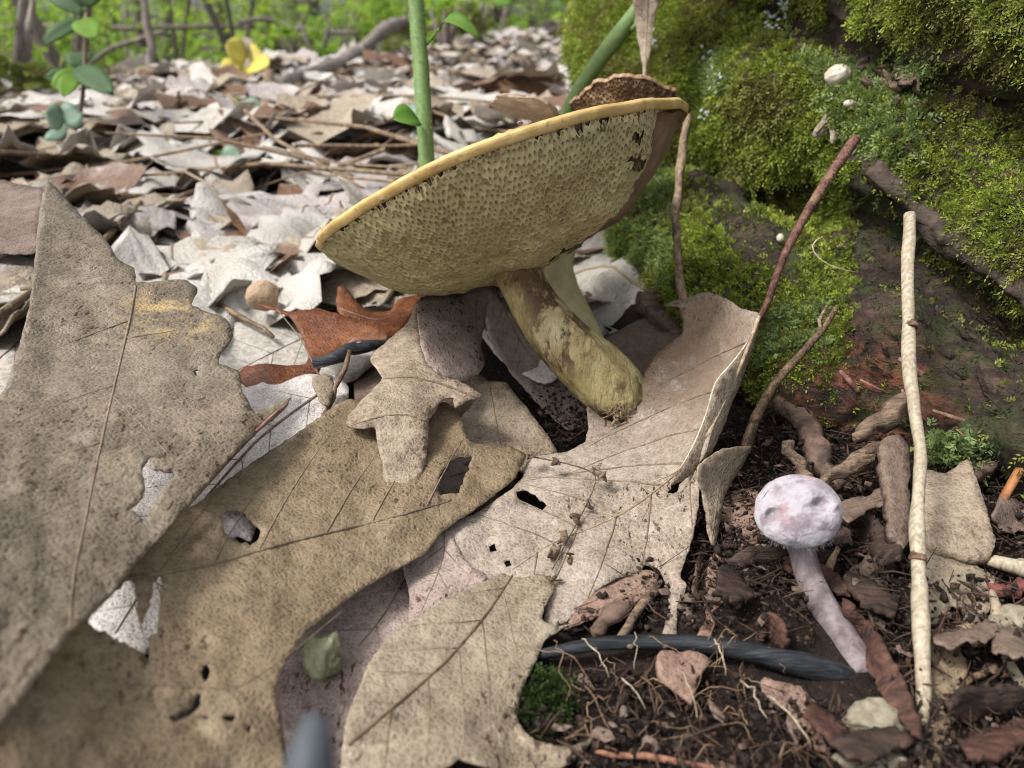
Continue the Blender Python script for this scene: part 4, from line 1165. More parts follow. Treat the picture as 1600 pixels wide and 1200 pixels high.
# flat chips
def chip(label, outline, ctrl, m, seed, thick=.0022, name='bark_chip', cat='bark chip'):
    return leaf(name, label, outline, ctrl, m, veins=False, seed=seed, thick=thick, rag=2.0, amp=.012, cat=cat)[0]
chip('brown weathered bark strip standing beside the straw stalk', [(1378, 690), (1400, 684), (1416, 700), (1418, 780), (1414, 850), (1404, 862), (1398, 846), (1386, 840), (1384, 780), (1376, 730)], [(1378, 690, .166), (1415, 700, .167), (1405, 860, .147), (1384, 840, .149)], M['dark_brown'], 81)
chip('flat grey-mauve bark chip leaning on the log behind the straw stalk', [(1440, 742), (1480, 745), (1510, 722), (1522, 745), (1535, 790), (1552, 842), (1545, 872), (1520, 880), (1440, 850)], [(1440, 745, .163), (1515, 725, .165), (1550, 850, .148), (1440, 850, .149)], M['brown_curl'], 82)
chip('thin red bark flake lying at the foot of the rotten wood', [(1490, 745), (1530, 715), (1570, 705), (1590, 712), (1560, 730), (1520, 750)], [(1490, 745, .166), (1590, 710, .172), (1540, 740, .166)], M['bark'], 83)
chip('reddish brown leaf mould crust below the black stick', [(1195, 1062), (1240, 1072), (1275, 1100), (1290, 1140), (1300, 1180), (1260, 1160), (1230, 1120), (1190, 1085)], [(1195, 1062, .1235), (1275, 1100, .119), (1300, 1180, .111), (1195, 1085, .1215)], M['rust'], 84, .001, 'leaf_mould', 'leaf mould')
chip('crumbly brown leaf mould lump under the middle of the black stick', [(1030, 1020), (1090, 1022), (1110, 1035), (1090, 1060), (1080, 1100), (1060, 1085), (1030, 1060)], [(1030, 1020, .126), (1110, 1035, .1255), (1070, 1100, .118)], M['rust'], 85, .001, 'leaf_mould', 'leaf mould')

def stone(label, x, y, d, rx, ry, m, seed, name='pebble', cat='pebble', rough=.25, sub=3):
    vi, fi = ico(sub)
    nz = fbm(vi * 1.3 + seed, 3, seed) * rough + .35 * rough * fbm(vi * 5 + seed, 2, seed + 4)
    s = d / F_PX
    v = axes(vi * (1 + nz)[:, None], RGT * rx * s, UPV * ry * s, FWD * (rx + ry) * .45 * s) + PX(x, y, d)
    return tag(mk(name, v, fi, m), label, cat)
M['green_pebble'] = plain_mat('green_quartz', (.40, .39, .24), (.22, .23, .11), 600, .35, .5, .12, .0012)
M['tan_pebble'] = plain_mat('tan_pebble', (.26, .23, .165), (.15, .13, .085), 300, .6, .3, 0, .0012)
M['white'] = plain_mat('white_ball', (.55, .49, .40), (.36, .29, .21), 250, .5, .4)
M['acorn'] = plain_mat('acorn_cap', (.42, .30, .19), (.27, .18, .11), 700, .6, .3, 0, .0015)
stone('rough yellow-green pebble on the dark mauve leaf', 506, 1025, .122, 26, 38, M['green_pebble'], 3, rough=.28)
stone('rounded tan pebble half buried below the end of the black stick', 1362, 1130, .1145, 44, 30, M['tan_pebble'], 5)
stone('flat tan pebble partly sunk in the soil beside the straw stalk foot', 1365, 1190, .109, 55, 22, M['tan_pebble'], 6)
stone('small brown nut on the soil behind the pale twig', 1516, 994, .132, 25, 20, M['acorn'], 8, 'nut', 'nut', .1)
stone('small grey-tan pebble at the edge of the soil beside the pale twig', 1585, 972, .133, 42, 24, M['tan_pebble'], 9)
stone('beige knobbly acorn cap lying on pale leaves by the thin twig', 410, 462, .255, 26, 24, M['acorn'], 10, 'acorn_cap', 'acorn', .12)
p, n, d = on_log(1312, 122)
stone('small cream puffball nestled on the mossy ridge', 1310, 118, d - .001, 19, 16, M['white'], 12, 'puffball', 'fungus', .12)
p, n, d = on_log(1327, 162)
stone('tiny white bead of fungus beside the dry leaf scraps on the ridge', 1327, 162, d - .002, 9, 6, M['white'], 13, 'fungus_bead', 'fungus', .05, 2)
p, n, d = on_log(1219, 372)
stone('tiny white bead of fungus in the red crevice of the log', 1219, 372, d - .002, 6, 7, M['white'], 14, 'fungus_bead', 'fungus', .05, 2)
p, n, d = on_log(1300, 190)
leaf('leaf_scrap', 'dry cream leaf scrap caught on the mossy ridge', [(1268, 212), (1288, 180), (1305, 172), (1330, 176), (1345, 180), (1322, 186), (1312, 205), (1300, 226), (1296, 200), (1282, 214)], [(1268, 212, d - .003), (1340, 178, d - .003), (1300, 226, d - .004)], M['grey_tan'], veins=False, seed=91, cat='leaf scrap', ribs=[([(1275, 208), (1300, 180)], 4, 3)])
p, n, d = on_log(1370, 120)
rs = RS(44)
dw = stick('dry_weed', 'dry brown seed stalk lying on the mossy ridge', 'weed', [(1340, 190, d - .008, 4), (1375, 150, d - .007, 5), (1408, 118, d - .006, 4)], M['twig_tan'], 6, .2, 21)
for k in range(22):
    t = rs.rand()
    x, y = 1345 + 65 * t + rs.randn() * 14, 100 + 30 * t + rs.randn() * 14
    pt = PX(x, y, on_log(x, min(max(y, 20), 200))[2] - .003)
    vi, fi = ico(1)
    mk('seed_husk', axes(vi * (1 + .5 * fbm(vi * 2 + k, 2, k))[:, None], rs.randn(3) * .0012, rs.randn(3) * .0009, rs.randn(3) * .0012) + pt, fi, M['pale_bark'], parent=dw)
stick('hair_thread', 'pale curled hair-like thread hanging on the dark side of the log', 'thread', [(1285, 370, .222, 2), (1264, 374, .221, 2), (1262, 390, .220, 2), (1280, 410, .219, 2), (1305, 424, .219, 2), (1340, 426, .220, 2)], M['rib_pale'], 5, 0, 1)
# grey-green lichen tuft by the straw stalk
pts_ = PX(1490 + rs.randn(260) * 22, 700 + rs.randn(260) * 14, .170 + rs.randn(260) * .002)
tf = thing('lichen_tuft', 'pale grey-green lichen tuft on the log behind the grey-mauve chip', 'lichen', PX(1490, 715, .172))
add_moss('lichen_lobes', pts_, np.tile([[-.2, -.6, .8]], (260, 1)), .0028, 5, .0018, M['moss_blue'], RS(3), tf, .2, 1.0)
# small moss clump, its colour darkened for the shade under the lobed leaf
pts_ = GPX(850, 1105) + np.c_[rs.randn(900) * .0022, rs.randn(900) * .0020, rs.rand(900) * .003]
tf = thing('moss_clump', 'small green moss clump coloured darker for the shade of the lobed leaf', 'moss', GPX(850, 1105))
add_moss('moss_shoots', pts_, np.tile([[0, -.3, .9]], (900, 1)), .003, 6, .0013, M['moss_dark'], RS(3), tf, .3, .8)

# dried seed stalk across the big leaf
ss = stick('seed_stalk', 'thread-like dried seed stalk draped over the pinkish grey leaf', 'stalk', [(822, 712, .172, 2.5), (870, 720, .170, 2.5), (930, 733, .166, 2.5), (935, 750, .164, 2.5), (915, 790, .159, 2.5), (895, 830, .1535, 2.5), (862, 890, .146, 2.5)], M['rib_dark'], 5, .1, 1, step=.003)
for k, (x, y) in enumerate([(828, 711), (868, 720), (930, 732), (940, 745), (918, 785), (902, 808), (880, 845), (888, 870), (864, 862), (868, 905)]):
    dd = float(np.interp(y, [710, 735, 790, 830, 890, 910], [.1715, .165, .158, .1525, .1455, .143]))
    for j in range(3):
        vi, fi = ico(1)
        mk('seed_husk', axes(vi * (1 + .4 * fbm(vi * 2 + k, 2, k + j))[:, None], rs.randn(3) * .0005, rs.randn(3) * .0005, rs.randn(3) * .0005) + PX(x + rs.randn() * 3, y + rs.randn() * 3, dd), fi, M['pale_bark'], parent=ss)

# ------------------------------------------------------------------ crumbs and rootlets on the bare soil
rs = RS(101)
vi, fi = ico(0)
def soil_ok(x, y):
    # bare soil only: not where leaves, the stick or the small mushroom cover it
    px_, py_, _ = TO_PX(np.c_[x, y, terrain(x, y)])
    bad = inside(L3o, px_, py_) | inside(L5o, px_, py_) | inside(L6o, px_, py_) | (px_ < 700)
    sy = np.interp(px_, [836, 930, 1000, 1080, 1160, 1240, 1345], [1027, 1006, 1001, 1003, 1015, 1035, 1068])
    bad |= (np.abs(py_ - sy - 14) < 34) & (px_ < 1360) & (px_ > 830)
    bad |= inside([(1230, 840), (1290, 840), (1400, 1080), (1290, 1080)], px_, py_)
    return ~bad
def crumbs(name, n, rng, size, m, seed, hmax=.004):
    rs = RS(seed)
    x = rng[0] + (rng[1] - rng[0]) * rs.rand(n); y = rng[2] + (rng[3] - rng[2]) * rs.rand(n)
    ok = soil_ok(x, y); x, y = x[ok], y[ok]; n = len(x)
    z = terrain(x, y) + rs.rand(n) ** 2 * hmax
    s = size * (.35 + rs.rand(n) ** 3 * 1.6)
    sc = s[:, None, None] * (1 + .45 * rs.randn(n, 12, 1)) * (1 + .35 * rs.randn(n, 1, 3))
    V = (vi[None] * sc + np.c_[x, y, z][:, None]).reshape(-1, 3)
    F = (fi[None] + (np.arange(n) * 12)[:, None, None]).reshape(-1, 3)
    ob = mk(name, V, F, m, origin=(0, 0, 0), smooth=False)
    return ob
M['crumb_dark'] = plain_mat('crumb_dark', (.011, .008, .006), (.030, .019, .014), 150, .85, .2)
M['crumb_red'] = plain_mat('crumb_red', (.06, .034, .023), (.026, .016, .012), 150, .85, .2)
tag(crumbs('soil_crumbs', 22000, (0, .16, .055, .20), .00032, M['crumb_dark'], 1), 'dark crumbs of forest soil', 'soil', kind='stuff')
tag(crumbs('leaf_mould_crumbs', 6000, (0, .14, .06, .18), .00036, M['crumb_red'], 2, .003), 'reddish brown crumbs of rotted wood and leaf mould', 'leaf mould', kind='stuff')
def shards(name, n, rng, size, m, seed, hmax):
    rs = RS(seed)
    x = rng[0] + (rng[1] - rng[0]) * rs.rand(n); y = rng[2] + (rng[3] - rng[2]) * rs.rand(n)
    ok = soil_ok(x, y); x, y = x[ok], y[ok]; n = len(x)
    z = terrain(x, y) + rs.rand(n) * hmax
    a = rs.rand(n, 3) * np.array([6.28, .9, .9]) - np.array([0, .45, .45])
    ca, sa = np.cos(a[:, 0]), np.sin(a[:, 0])
    e1 = np.c_[ca, sa, a[:, 1]]; e2 = np.c_[-sa, ca, a[:, 2]]
    s = size * (.4 + rs.rand(n) * 1.2)
    k = 6
    ang = np.arange(k) * 2 * math.pi / k
    rad = .5 + .8 * rs.rand(n, k)
    q = np.c_[x, y, z][:, None] + s[:, None, None] * (rad * np.cos(ang))[:, :, None] * e1[:, None] + s[:, None, None] * (rad * np.sin(ang) * .6)[:, :, None] * e2[:, None]
    cen = np.c_[x, y, z + s * .25]
    V = np.concatenate([q, cen[:, None]], 1).reshape(-1, 3)
    F = np.array([(j, (j + 1) % k, k) for j in range(k)])
    F = (F[None] + (np.arange(n) * (k + 1))[:, None, None]).reshape(-1, 3)
    return mk(name, V, F, m, origin=(0, 0, 0), smooth=False)
tag(shards('soil_flakes', 900, (-.02, .16, .06, .20), .0013, M['dark_brown'], 3, .002), 'small torn leaf flakes mixed into the soil', 'leaf flakes', kind='stuff')
rs = RS(12)
parts = []
for k in range(48):
    if k < 34:
        x, y = 860 + rs.rand() * 420, 1030 + rs.rand() * 180
    else:
        x, y = 1060 + rs.rand() * 120, 1020 + rs.rand() * 150
    p = GPX(x, y)
    a_ = rs.rand() * 6.28; L_ = .003 + .010 * rs.rand() ** 2
    h0 = .001 + .005 * rs.rand()
    w = [p + np.array([math.cos(a_), math.sin(a_), 0]) * L_ * t + np.array([rs.randn() * .0004, rs.randn() * .0004, h0 * math.sin(t * 3) + .002 + rs.randn() * .0004]) for t in np.linspace(0, 1, 7)]
    parts.append(tube(dens(w, .001), (.00003 + .00006 * rs.rand()), 4, 0, cap=False))
v, f = join(parts)
M['rootlet'] = plain_mat('rootlet', (.30, .20, .12), (.17, .10, .06), 300, .6)
tag(mk('rootlets', v, f, M['rootlet'], origin=(0, 0, 0)), 'fine tangled rootlets over the bare soil', 'rootlets', kind='stuff')
for k, (a, b, w) in enumerate([((908, 1030), (952, 1085), 5), ((965, 1095), (1003, 1135), 5), ((1112, 1035), (1130, 1085), 6), ((1150, 1095), (1190, 1152), 6), ((1195, 1120), (1262, 1200), 6), ((990, 1020), (988, 1075), 3), ((1060, 1080), (1085, 1150), 4)]):
    p0, p1 = GPX(*a) + [0, 0, .005], GPX(*b) + [0, 0, .004]
    w_ = [p0 + (p1 - p0) * t + np.array([0, 0, .0015 * math.sin(t * 3)]) + rs.randn(3) * .0002 for t in np.linspace(0, 1, 8)]
    v, f = tube(w_, np.linspace(1, .6, 8) * w * .3 * .118 / F_PX, 6, .2, k)
    tag(mk('pale_rootlet', v, f, M['straw']), 'pale straw-coloured rootlet on the bare soil below the black stick', 'rootlet', 'pale rootlets on the bare soil')

# dark humus fibres and rotten bark fragments
rs = RS(55)
parts = []
xs = rs.rand(2600) * .15 + .0; ys = .06 + rs.rand(2600) * .13
okk = soil_ok(xs, ys)
for x, y in zip(xs[okk], ys[okk]):
    a_ = rs.rand() * 6.28; L_ = .0012 + .004 * rs.rand() ** 2
    p = np.array([x, y, float(terrain(np.array([x]), np.array([y]))[0]) + .0008 + .0025 * rs.rand() ** 2])
    dv = np.array([math.cos(a_), math.sin(a_), rs.randn() * .45]) * L_
    parts.append(tube([p - dv, p + rs.randn(3) * .0004, p + dv], np.array([.5, 1, .4]) * (.0001 + .00025 * rs.rand() ** 2), 4, 0, cap=False))
v, f = join(parts)
M['humus'] = plain_mat('humus_fibre', (.085, .05, .033), (.024, .016, .012), 90, .8, .2)
tag(mk('humus_fibres', v, f, M['humus'], origin=(0, 0, 0)), 'dark brown fibres of humus over the bare soil', 'humus', kind='stuff')
M['dark_bark'] = wood_mat('dark_bark', (.075, .044, .031), (.018, .012, .009), (.15, 1, 1), (0, 0, .8), fr=520, bumpd=.002)
M['red_bark'] = wood_mat('red_bark', (.12, .055, .037), (.04, .02, .014), (.15, 1, 1), (0, 0, .8), fr=520, bumpd=.002)
for k, (x0, y0, x1, y1, w, m_) in enumerate([(1120, 900, 1175, 930, 50, 'dark_bark'), (1330, 800, 1400, 870, 60, 'dark_bark'), (1335, 905, 1425, 905, 70, 'dark_bark'), (1400, 960, 1320, 900, 46, 'dark_bark'), (1322, 940, 1432, 1150, 44, 'red_bark'), (1300, 800, 1420, 770, 40, 'dark_bark'), (1230, 870, 1330, 930, 42, 'red_bark'), (1200, 960, 1225, 1015, 34, 'red_bark'), (1460, 1000, 1560, 985, 44, 'dark_bark'), (1480, 1110, 1600, 1090, 60, 'dark_bark'), (1500, 1170, 1620, 1150, 50, 'red_bark'), (1550, 1010, 1640, 1000, 50, 'dark_bark'), (1260, 1110, 1330, 1170, 40, 'red_bark'), (1250, 800, 1330, 850, 46, 'dark_bark'), (1560, 780, 1620, 830, 60, 'dark_bark'), (1300, 1165, 1420, 1160, 44, 'dark_bark'), (1140, 880, 1240, 860, 40, 'dark_bark')]):
    L_ = math.hypot(x1 - x0, y1 - y0); ux, uy = (x1 - x0) / L_, (y1 - y0) / L_
    out = []
    for t_ in (0, .22, .5, .78, 1.0):
        out.append((t_, .5 + rs.randn() * .13 if 0 < t_ < 1 else .28 * rs.rand()))
    for t_ in (1.0, .8, .5, .2, 0):
        out.append((t_ + rs.randn() * .04, -.5 + rs.randn() * .13 if 0 < t_ < 1 else -.28 * rs.rand() - .05))
    poly = [(x0 + ux * L_ * a_ - uy * w * b_ * .8, y0 + uy * L_ * a_ + ux * w * b_ * .8) for a_, b_ in out]
    hs = .001 + .006 * rs.rand(3)
    mp = ((x0 + x1) / 2 - uy * w * .5, (y0 + y1) / 2 + ux * w * .5)
    if k % 3 == 2:
        leaf('leaf_scrap', 'torn dark brown leaf scrap on the soil around the white mushroom and straw stalk', poly, [(x0, y0, gd(x0, y0, hs[0])), (x1, y1, gd(x1, y1, hs[1])), (*mp, gd(*mp, hs[2]))], M['dark_brown' if m_ == 'dark_bark' else 'rust'], veins=False, seed=70 + k, rag=4.0, amp=.05, step=7, cat='leaf scrap', group='torn leaf scraps on the soil', ribs=[([(x0, y0), (x1, y1)], 3, 2)])
        continue
    leaf('bark_fragment', ('dark brown' if m_ == 'dark_bark' else 'reddish') + ' rotten bark fragment on the soil around the white mushroom and straw stalk', poly,
         [(x0, y0, gd(x0, y0, hs[0])), (x1, y1, gd(x1, y1, hs[1])), (*mp, gd(*mp, hs[2]))], M[m_], veins=False, seed=70 + k, thick=.0007 + .0006 * rs.rand(), rag=4.0, amp=.035, step=7, cat='bark', group=('dark' if m_ == 'dark_bark' else 'reddish') + ' bark fragments on the soil')

# ------------------------------------------------------------------ leaf litter
def litter_mesh(kind, seed, fine=True):
    """a dead leaf in its own space: length 1 along x, curled; returns solid mesh arrays and the midrib"""
    rs = RS(seed)
    n = 34
    t = np.linspace(0, 1, n)
    if kind == 'lobed':
        env = .46 * np.sin(np.pi * t ** .8) ** .6
        nl = 3 + rs.randint(0, 2)
        lob = .62 + .38 * np.cos(2 * np.pi * (nl * t + .5)) 
        wid = env * (.45 + .62 * lob)
    elif kind == 'toothed':
        wid = .30 * np.sin(np.pi * t ** .75) ** .8 * (1 + .09 * np.cos(2 * np.pi * 9 * t))
    else:
        wid = .31 * np.sin(np.pi * t ** .9) ** .7
    wid = np.maximum(wid, .004)
    top = np.c_[t + .05 * np.sin(t * 9 + rs.rand() * 6) * (wid > .1), wid * (1 + .18 * rs.randn(n) * .5)]
    bot = np.c_[t, -wid * (1 + .18 * rs.randn(n) * .5)][::-1]
    m = 9 if fine else 5
    V = []
    for i in range(n):
        a, b = top[i], bot[n - 1 - i]
        for s in np.linspace(-1, 1, m):
            V.append([t[i] + (a[0] - t[i]) * max(0, s), (a[1] if s > 0 else -b[1]) * s])
    V = np.array(V)
    c1, c2, tw, sg = rs.randn() * .30, rs.randn() * .18, rs.randn() * .30, abs(rs.randn()) * .18
    z = c1 * (V[:, 0] - .5) ** 2 + c2 * 2.2 * V[:, 1] ** 2 + tw * (V[:, 0] - .5) * V[:, 1] + sg * np.abs(V[:, 1]) * .5
    z += .075 * fbm(V * 4 + seed, 4, seed) + .055 * np.cos(np.abs(V[:, 1]) * 40 - V[:, 0] * 60) * np.minimum(1, np.abs(V[:, 1]) * 8) * .3
    P = np.c_[V[:, 0] - .5, V[:, 1], z]
    F = []
    for i in range(n - 1):
        for j in range(m - 1):
            a = i * m + j
            F += [(a, a + m, a + m + 1), (a, a + m + 1, a + 1)]
    sheet = P, np.array(F)
    return thicken(P, np.array(F), .004), P.reshape(n, m, 3)[:, m // 2]
KINDS = [('lit_pale', 'pale bleached', 'pale bleached dead leaf lying in the litter', 'pale dead leaves in the litter'),
         ('lit_tan', 'tan', 'tan dead leaf lying in the litter', 'tan dead leaves in the litter'),
         ('lit_mauve', 'greyish mauve', 'greyish mauve dead leaf lying in the litter', 'greyish mauve dead leaves in the litter'),
         ('lit_brown', 'dark reddish brown', 'dark reddish brown dead leaf lying in the litter', 'dark reddish brown dead leaves in the litter')]
TEMPL = []
for k in range(12):
    kind = ('lobed', 'toothed', 'ovate', 'lobed')[k % 4]
    TEMPL.append(litter_mesh(kind, 300 + k * 7))
def tmesh(k, mk_):
    (V, F), mid = TEMPL[k]
    me = bpy.data.meshes.new('dead_leaf')
    me.from_pydata([tuple(v) for v in V], [], [tuple(int(i) for i in f) for f in F])
    me.polygons.foreach_set("use_smooth", np.ones(len(me.polygons), bool))
    me.materials.append(M[mk_])
    v, f = tube(np.vstack([mid[0] - [.22, 0, -.02], mid]) + [0, 0, .004], np.linspace(.008, .003, len(mid) + 1), 5)
    rm = bpy.data.meshes.new('midrib')
    rm.from_pydata([tuple(q) for q in v], [], f)
    rm.polygons.foreach_set("use_smooth", np.ones(len(rm.polygons), bool))
    rm.materials.append(M['rib'])
    return me, rm
# object-space texture is in leaf lengths there, so these materials get real size back through a scaled copy
MESHES = {}
for ki, kd in enumerate(KINDS):
    for k in range(12):
        MESHES[ki, k] = tmesh(k, kd[0])
rs = RS(2024)
def log_free(x, y):
    # plan outline of the log and of the traced foreground
    return not (x > .028 + .55 * max(0, y - .36) * 0 and x > .03 and y < .75 and x > .03 - (y - .2) * .05)
placed = 0
cand = []
tries = 0
while placed < 300 and tries < 20000:
    tries += 1
    px_, py_ = rs.rand() * 900 - 30, 95 + 470 * rs.rand() ** 1.15
    p = GPX(px_, py_)
    dist = math.hypot(p[0], p[1])
    if dist > 3.2 or dist < .29 or not log_free(p[0], p[1]):
        continue
    L_ = (.085 + .06 * rs.rand()) * (1 - .42 * sstep(.55, 1.3, dist))
    dens_ok = all((p[0] - q[0]) ** 2 + (p[1] - q[1]) ** 2 > (.30 * min(L_, q[2])) ** 2 for q in cand)
    if not dens_ok:
        continue
    cand.append((p[0], p[1], L_))
    ki = int(rs.choice(4, p=[.52, .23, .18, .07]))
    k = rs.randint(12)
    me, rm = MESHES[ki, k]
    ob = bpy.data.objects.new('dead_leaf', me)
    C.objects.link(ob)
    nr_ = sstep(.28, .6, dist)
    ob.location = (p[0], p[1], p[2] + .002 + (.004 + .011 * nr_) * rs.rand())
    ob.rotation_euler = (rs.randn() * (.06 + .10 * nr_ + .10 * (dist > .9)) + (math.pi if rs.rand() < .3 else 0), rs.randn() * (.06 + .10 * nr_), rs.rand() * 6.283)
    ob.scale = (L_, L_ * (.9 + .3 * rs.rand()), L_)
    sh = ('lobed', 'toothed', 'narrow oval', 'lobed')[k % 4]
    wh = 'close behind the tall leaf and the bolete' if dist < .6 else ('on the open forest floor around the seedlings' if dist < 1.3 else 'far off towards the saplings')
    tag(ob, '%s %s dead leaf %s' % (KINDS[ki][1], sh, wh), 'leaf', '%s %s dead leaves %s' % (KINDS[ki][1], sh, wh))
    if dist < 1.1:
        r = bpy.data.objects.new('midrib', rm); C.objects.link(r); r.parent = ob
    placed += 1
# farther and deeper layers nobody could count
def litter_mass(name, n, sampler, lo, hi, z0, z1, m, seed):
    rs = RS(seed)
    allV, allF, o = [], [], 0
    small = [litter_mesh(kd, 900 + i, False)[1] for i, kd in enumerate(())]
    base = []
    for i in range(6):
        kd = ('lobed', 'toothed', 'ovate')[i % 3]
        (V, F), mid = litter_mesh(kd, 950 + i, False)
        nn_ = len(V) // 2
        V = V[:nn_].reshape(34, 5, 3)[::3][:, [0, 2, 4]]
        nr = V.shape[0]
        q = [(a * 3 + b, (a + 1) * 3 + b, (a + 1) * 3 + b + 1, a * 3 + b + 1) for a in range(nr - 1) for b in range(2)]
        base.append((V.reshape(-1, 3), np.array(q)))
    for i in range(n):
        x, y = sampler(rs)
        V, F = base[rs.randint(6)]
        L_ = lo + (hi - lo) * rs.rand()
        a_ = rs.rand() * 6.283
        tl = rs.randn(2) * .16
        q = V * L_
        q = np.c_[q[:, 0] * math.cos(a_) - q[:, 1] * math.sin(a_), q[:, 0] * math.sin(a_) + q[:, 1] * math.cos(a_), q[:, 2] + q[:, 0] * tl[0] + q[:, 1] * tl[1]]
        allV.append(q + [x, y, z0 + (z1 - z0) * rs.rand()]); allF.append(F + o); o += len(q)
    V = np.vstack(allV)
    c = np.array([v[:].mean(0) for v in allV])
    V[:, 2] += np.repeat(terrain(c[:, 0], c[:, 1]), [len(v) for v in allV])
    ob = mk(name, V, np.vstack(allF), m, origin=(0, 0, 0))
    ob['kind'] = 'stuff'
    return ob
def far_s(rs):
    y = .55 + 5.8 * rs.rand() ** 1.5
    return (-.85 * y - .3 + (1.35 * y + .7) * rs.rand(), y)
def near_s(rs):
    while True:
        y = .26 + .9 * rs.rand()
        x = -.75 * y - .1 + (1.0 * y + .12) * rs.rand()
        if log_free(x, y) and not (x > 0 and y < .2):
            return x, y
for nm, kd, n, sd in (('pale_leaf_litter', 'lit_pale', 2600, 1), ('tan_leaf_litter', 'lit_tan', 1700, 2), ('mauve_leaf_litter', 'lit_mauve', 1500, 3), ('brown_leaf_litter', 'lit_brown', 900, 4)):
    tag(litter_mass(nm, n, far_s, .025, .085, .004, .04, M[kd], sd), 'far %s dead leaves carpeting the forest floor' % kd[4:], 'leaf litter', kind='stuff')
for nm, kd, n, sd in (('brown_leaf_litter', 'lit_brown', 330, 14), ('tan_leaf_litter', 'lit_tan', 260, 12), ('mauve_leaf_litter', 'lit_mauve', 200, 13)):
    tag(litter_mass(nm, n, near_s, .03, .07, -.002, .008, M[kd], sd), 'lower layer of broken %s leaves under the litter' % kd[4:], 'leaf litter', kind='stuff')
def side_s(rs):
    # the litter goes on beside and behind the spot the photograph was taken from
    while True:
        x, y = -.65 + .62 * rs.rand(), -.25 + .75 * rs.rand()
        qx, qy, qd = TO_PX(np.array([[x, y, .005]]))
        if math.hypot(x, y) > .07 and (qd[0] < .02 or qx[0] < -330 or qy[0] > 1700):
            return x, y
for nm, kd, n, sd in (('pale_leaf_litter', 'lit_pale', 160, 21), ('tan_leaf_litter', 'lit_tan', 150, 22), ('brown_leaf_litter', 'lit_brown', 90, 24)):
    tag(litter_mass(nm, n, side_s, .06, .11, .0, .012, M[kd], sd), 'more %s dead leaves beside the tall leaf' % kd[4:], 'leaf litter', kind='stuff')

rs = RS(515)
parts = []
for k in range(260):
    x, y = far_s(rs) if k % 3 else near_s(rs)
    if x > -.06 and y < .9:
        continue
    a_ = rs.rand() * 6.28; L_ = .03 + .09 * rs.rand()
    p = np.array([x, y, float(terrain(np.array([x]), np.array([y]))[0]) + .012 + .025 * rs.rand()])
    dv = np.array([math.cos(a_), math.sin(a_), rs.randn() * .12]) * L_
    parts.append(tube([p - dv, p + rs.randn(3) * .006, p + dv], np.array([1, .8, .5]) * (.0008 + .0014 * rs.rand()), 5, .1, k, cap=False))
v, f = join(parts)
tag(mk('fine_twigs', v, f, M['twig_tan'], origin=(0, 0, 0)), 'fine dead twigs scattered through the leaf litter', 'twigs', kind='stuff')

# ------------------------------------------------------------------ green plants near the mushrooms
def green_mat(name, a, b, trans=.35, rough=.6):
    s = NT(name)
    col = s.mix(s.ramp(s.noise(60, 4), .3, .7), a, b)
    return s.done(col, rough, None, .35, trans, s.mix(.5, col, (.30, .42, .04)))
M['stem_green'] = plain_mat('stem_green', (.17, .26, .085), (.125, .20, .06), 500, .55, .3, .08, .0003)
M['hair_green'] = plain_mat('stem_hair', (.45, .50, .30), (.38, .42, .25), 300, .6, .2, .3)
M['leaf_green'] = green_mat('leaf_green', (.16, .30, .04), (.11, .23, .03))
M['leaf_dark'] = green_mat('leaf_dark', (.055, .12, .035), (.04, .085, .03), .35)
M['leaf_blue'] = green_mat('leaf_blue', (.20, .29, .21), (.12, .20, .13), .2, .5)
M['leaf_yellow'] = green_mat('leaf_yellow', (.62, .55, .10), (.52, .42, .08), .25)
M['leaf_fresh'] = green_mat('leaf_fresh', (.24, .40, .055), (.17, .31, .035), .58)
M['leaf_fresh2'] = green_mat('leaf_fresh_yellow', (.33, .45, .06), (.24, .36, .045), .58)

def blade(base, tip, width, m, parent, name='leaf', curl=.2, seed=0, up=(0, 0, 1), fold=.15):
    """one plant leaf between two points, folded along its rib"""
    base, tip = np.array(base, float), np.array(tip, float)
    d = tip - base; L_ = np.linalg.norm(d); d /= L_
    up = np.array(up, float); sd = np.cross(d, up); sd /= np.linalg.norm(sd); nn = np.cross(sd, d)
    n = 9
    t = np.linspace(0, 1, n)
    w = width * .5 * np.sin(np.pi * np.clip(t * .93 + .05, 0, 1)) ** .75
    w[-1] = 0.0004 * width
    P = []
    for i in range(n):
        c = base + d * L_ * t[i] + nn * (curl * L_ * (4 * t[i] * (1 - t[i])) * .5)
        for s in (-1, -.5, 0, .5, 1):
            P.append(c + sd * w[i] * s + nn * abs(s) * w[i] * fold)
    F = []
    for i in range(n - 1):
        for j in range(4):
            a = i * 5 + j
            F += [(a, a + 5, a + 6), (a, a + 6, a + 1)]
    V, F = thicken(np.array(P), np.array(F), width * .02)
    return mk(name, V, F, m, parent=parent)

def pstick(ctrl, n, rough, seed, m, parent, name):
    return stick(name, '', '', ctrl, m, n, rough, seed, parent=parent)

def hairs(ctrl, count, m, parent, seed, ln=.0008):
    c = np.array(ctrl, float)
    W = PX(c[:, 0], c[:, 1], c[:, 2]); R_ = c[:, 3] * .5 * c[:, 2] / F_PX
    rs = RS(seed); parts = []
    ax = W[-1] - W[0]; ax /= np.linalg.norm(ax)
    t = np.linspace(0, 1, len(c))
    for k in range(count):
        u = rs.rand()
        p = np.array([np.interp(u, t, W[:, j]) for j in range(3)]); r = np.interp(u, t, R_)
        o = rs.randn(3); o -= ax * (o @ ax); o /= np.linalg.norm(o)
        p0 = p + o * r * .96; p1 = p0 + o * ln * (.6 + .6 * rs.rand()) + rs.randn(3) * ln * .2
        parts.append(tube([p0, p1], [.00009, .00003], 3, cap=False))
    v, f = join(parts)
    h = mk('stem_hair', v, f, m, parent=parent); h['kind'] = 'stuff'

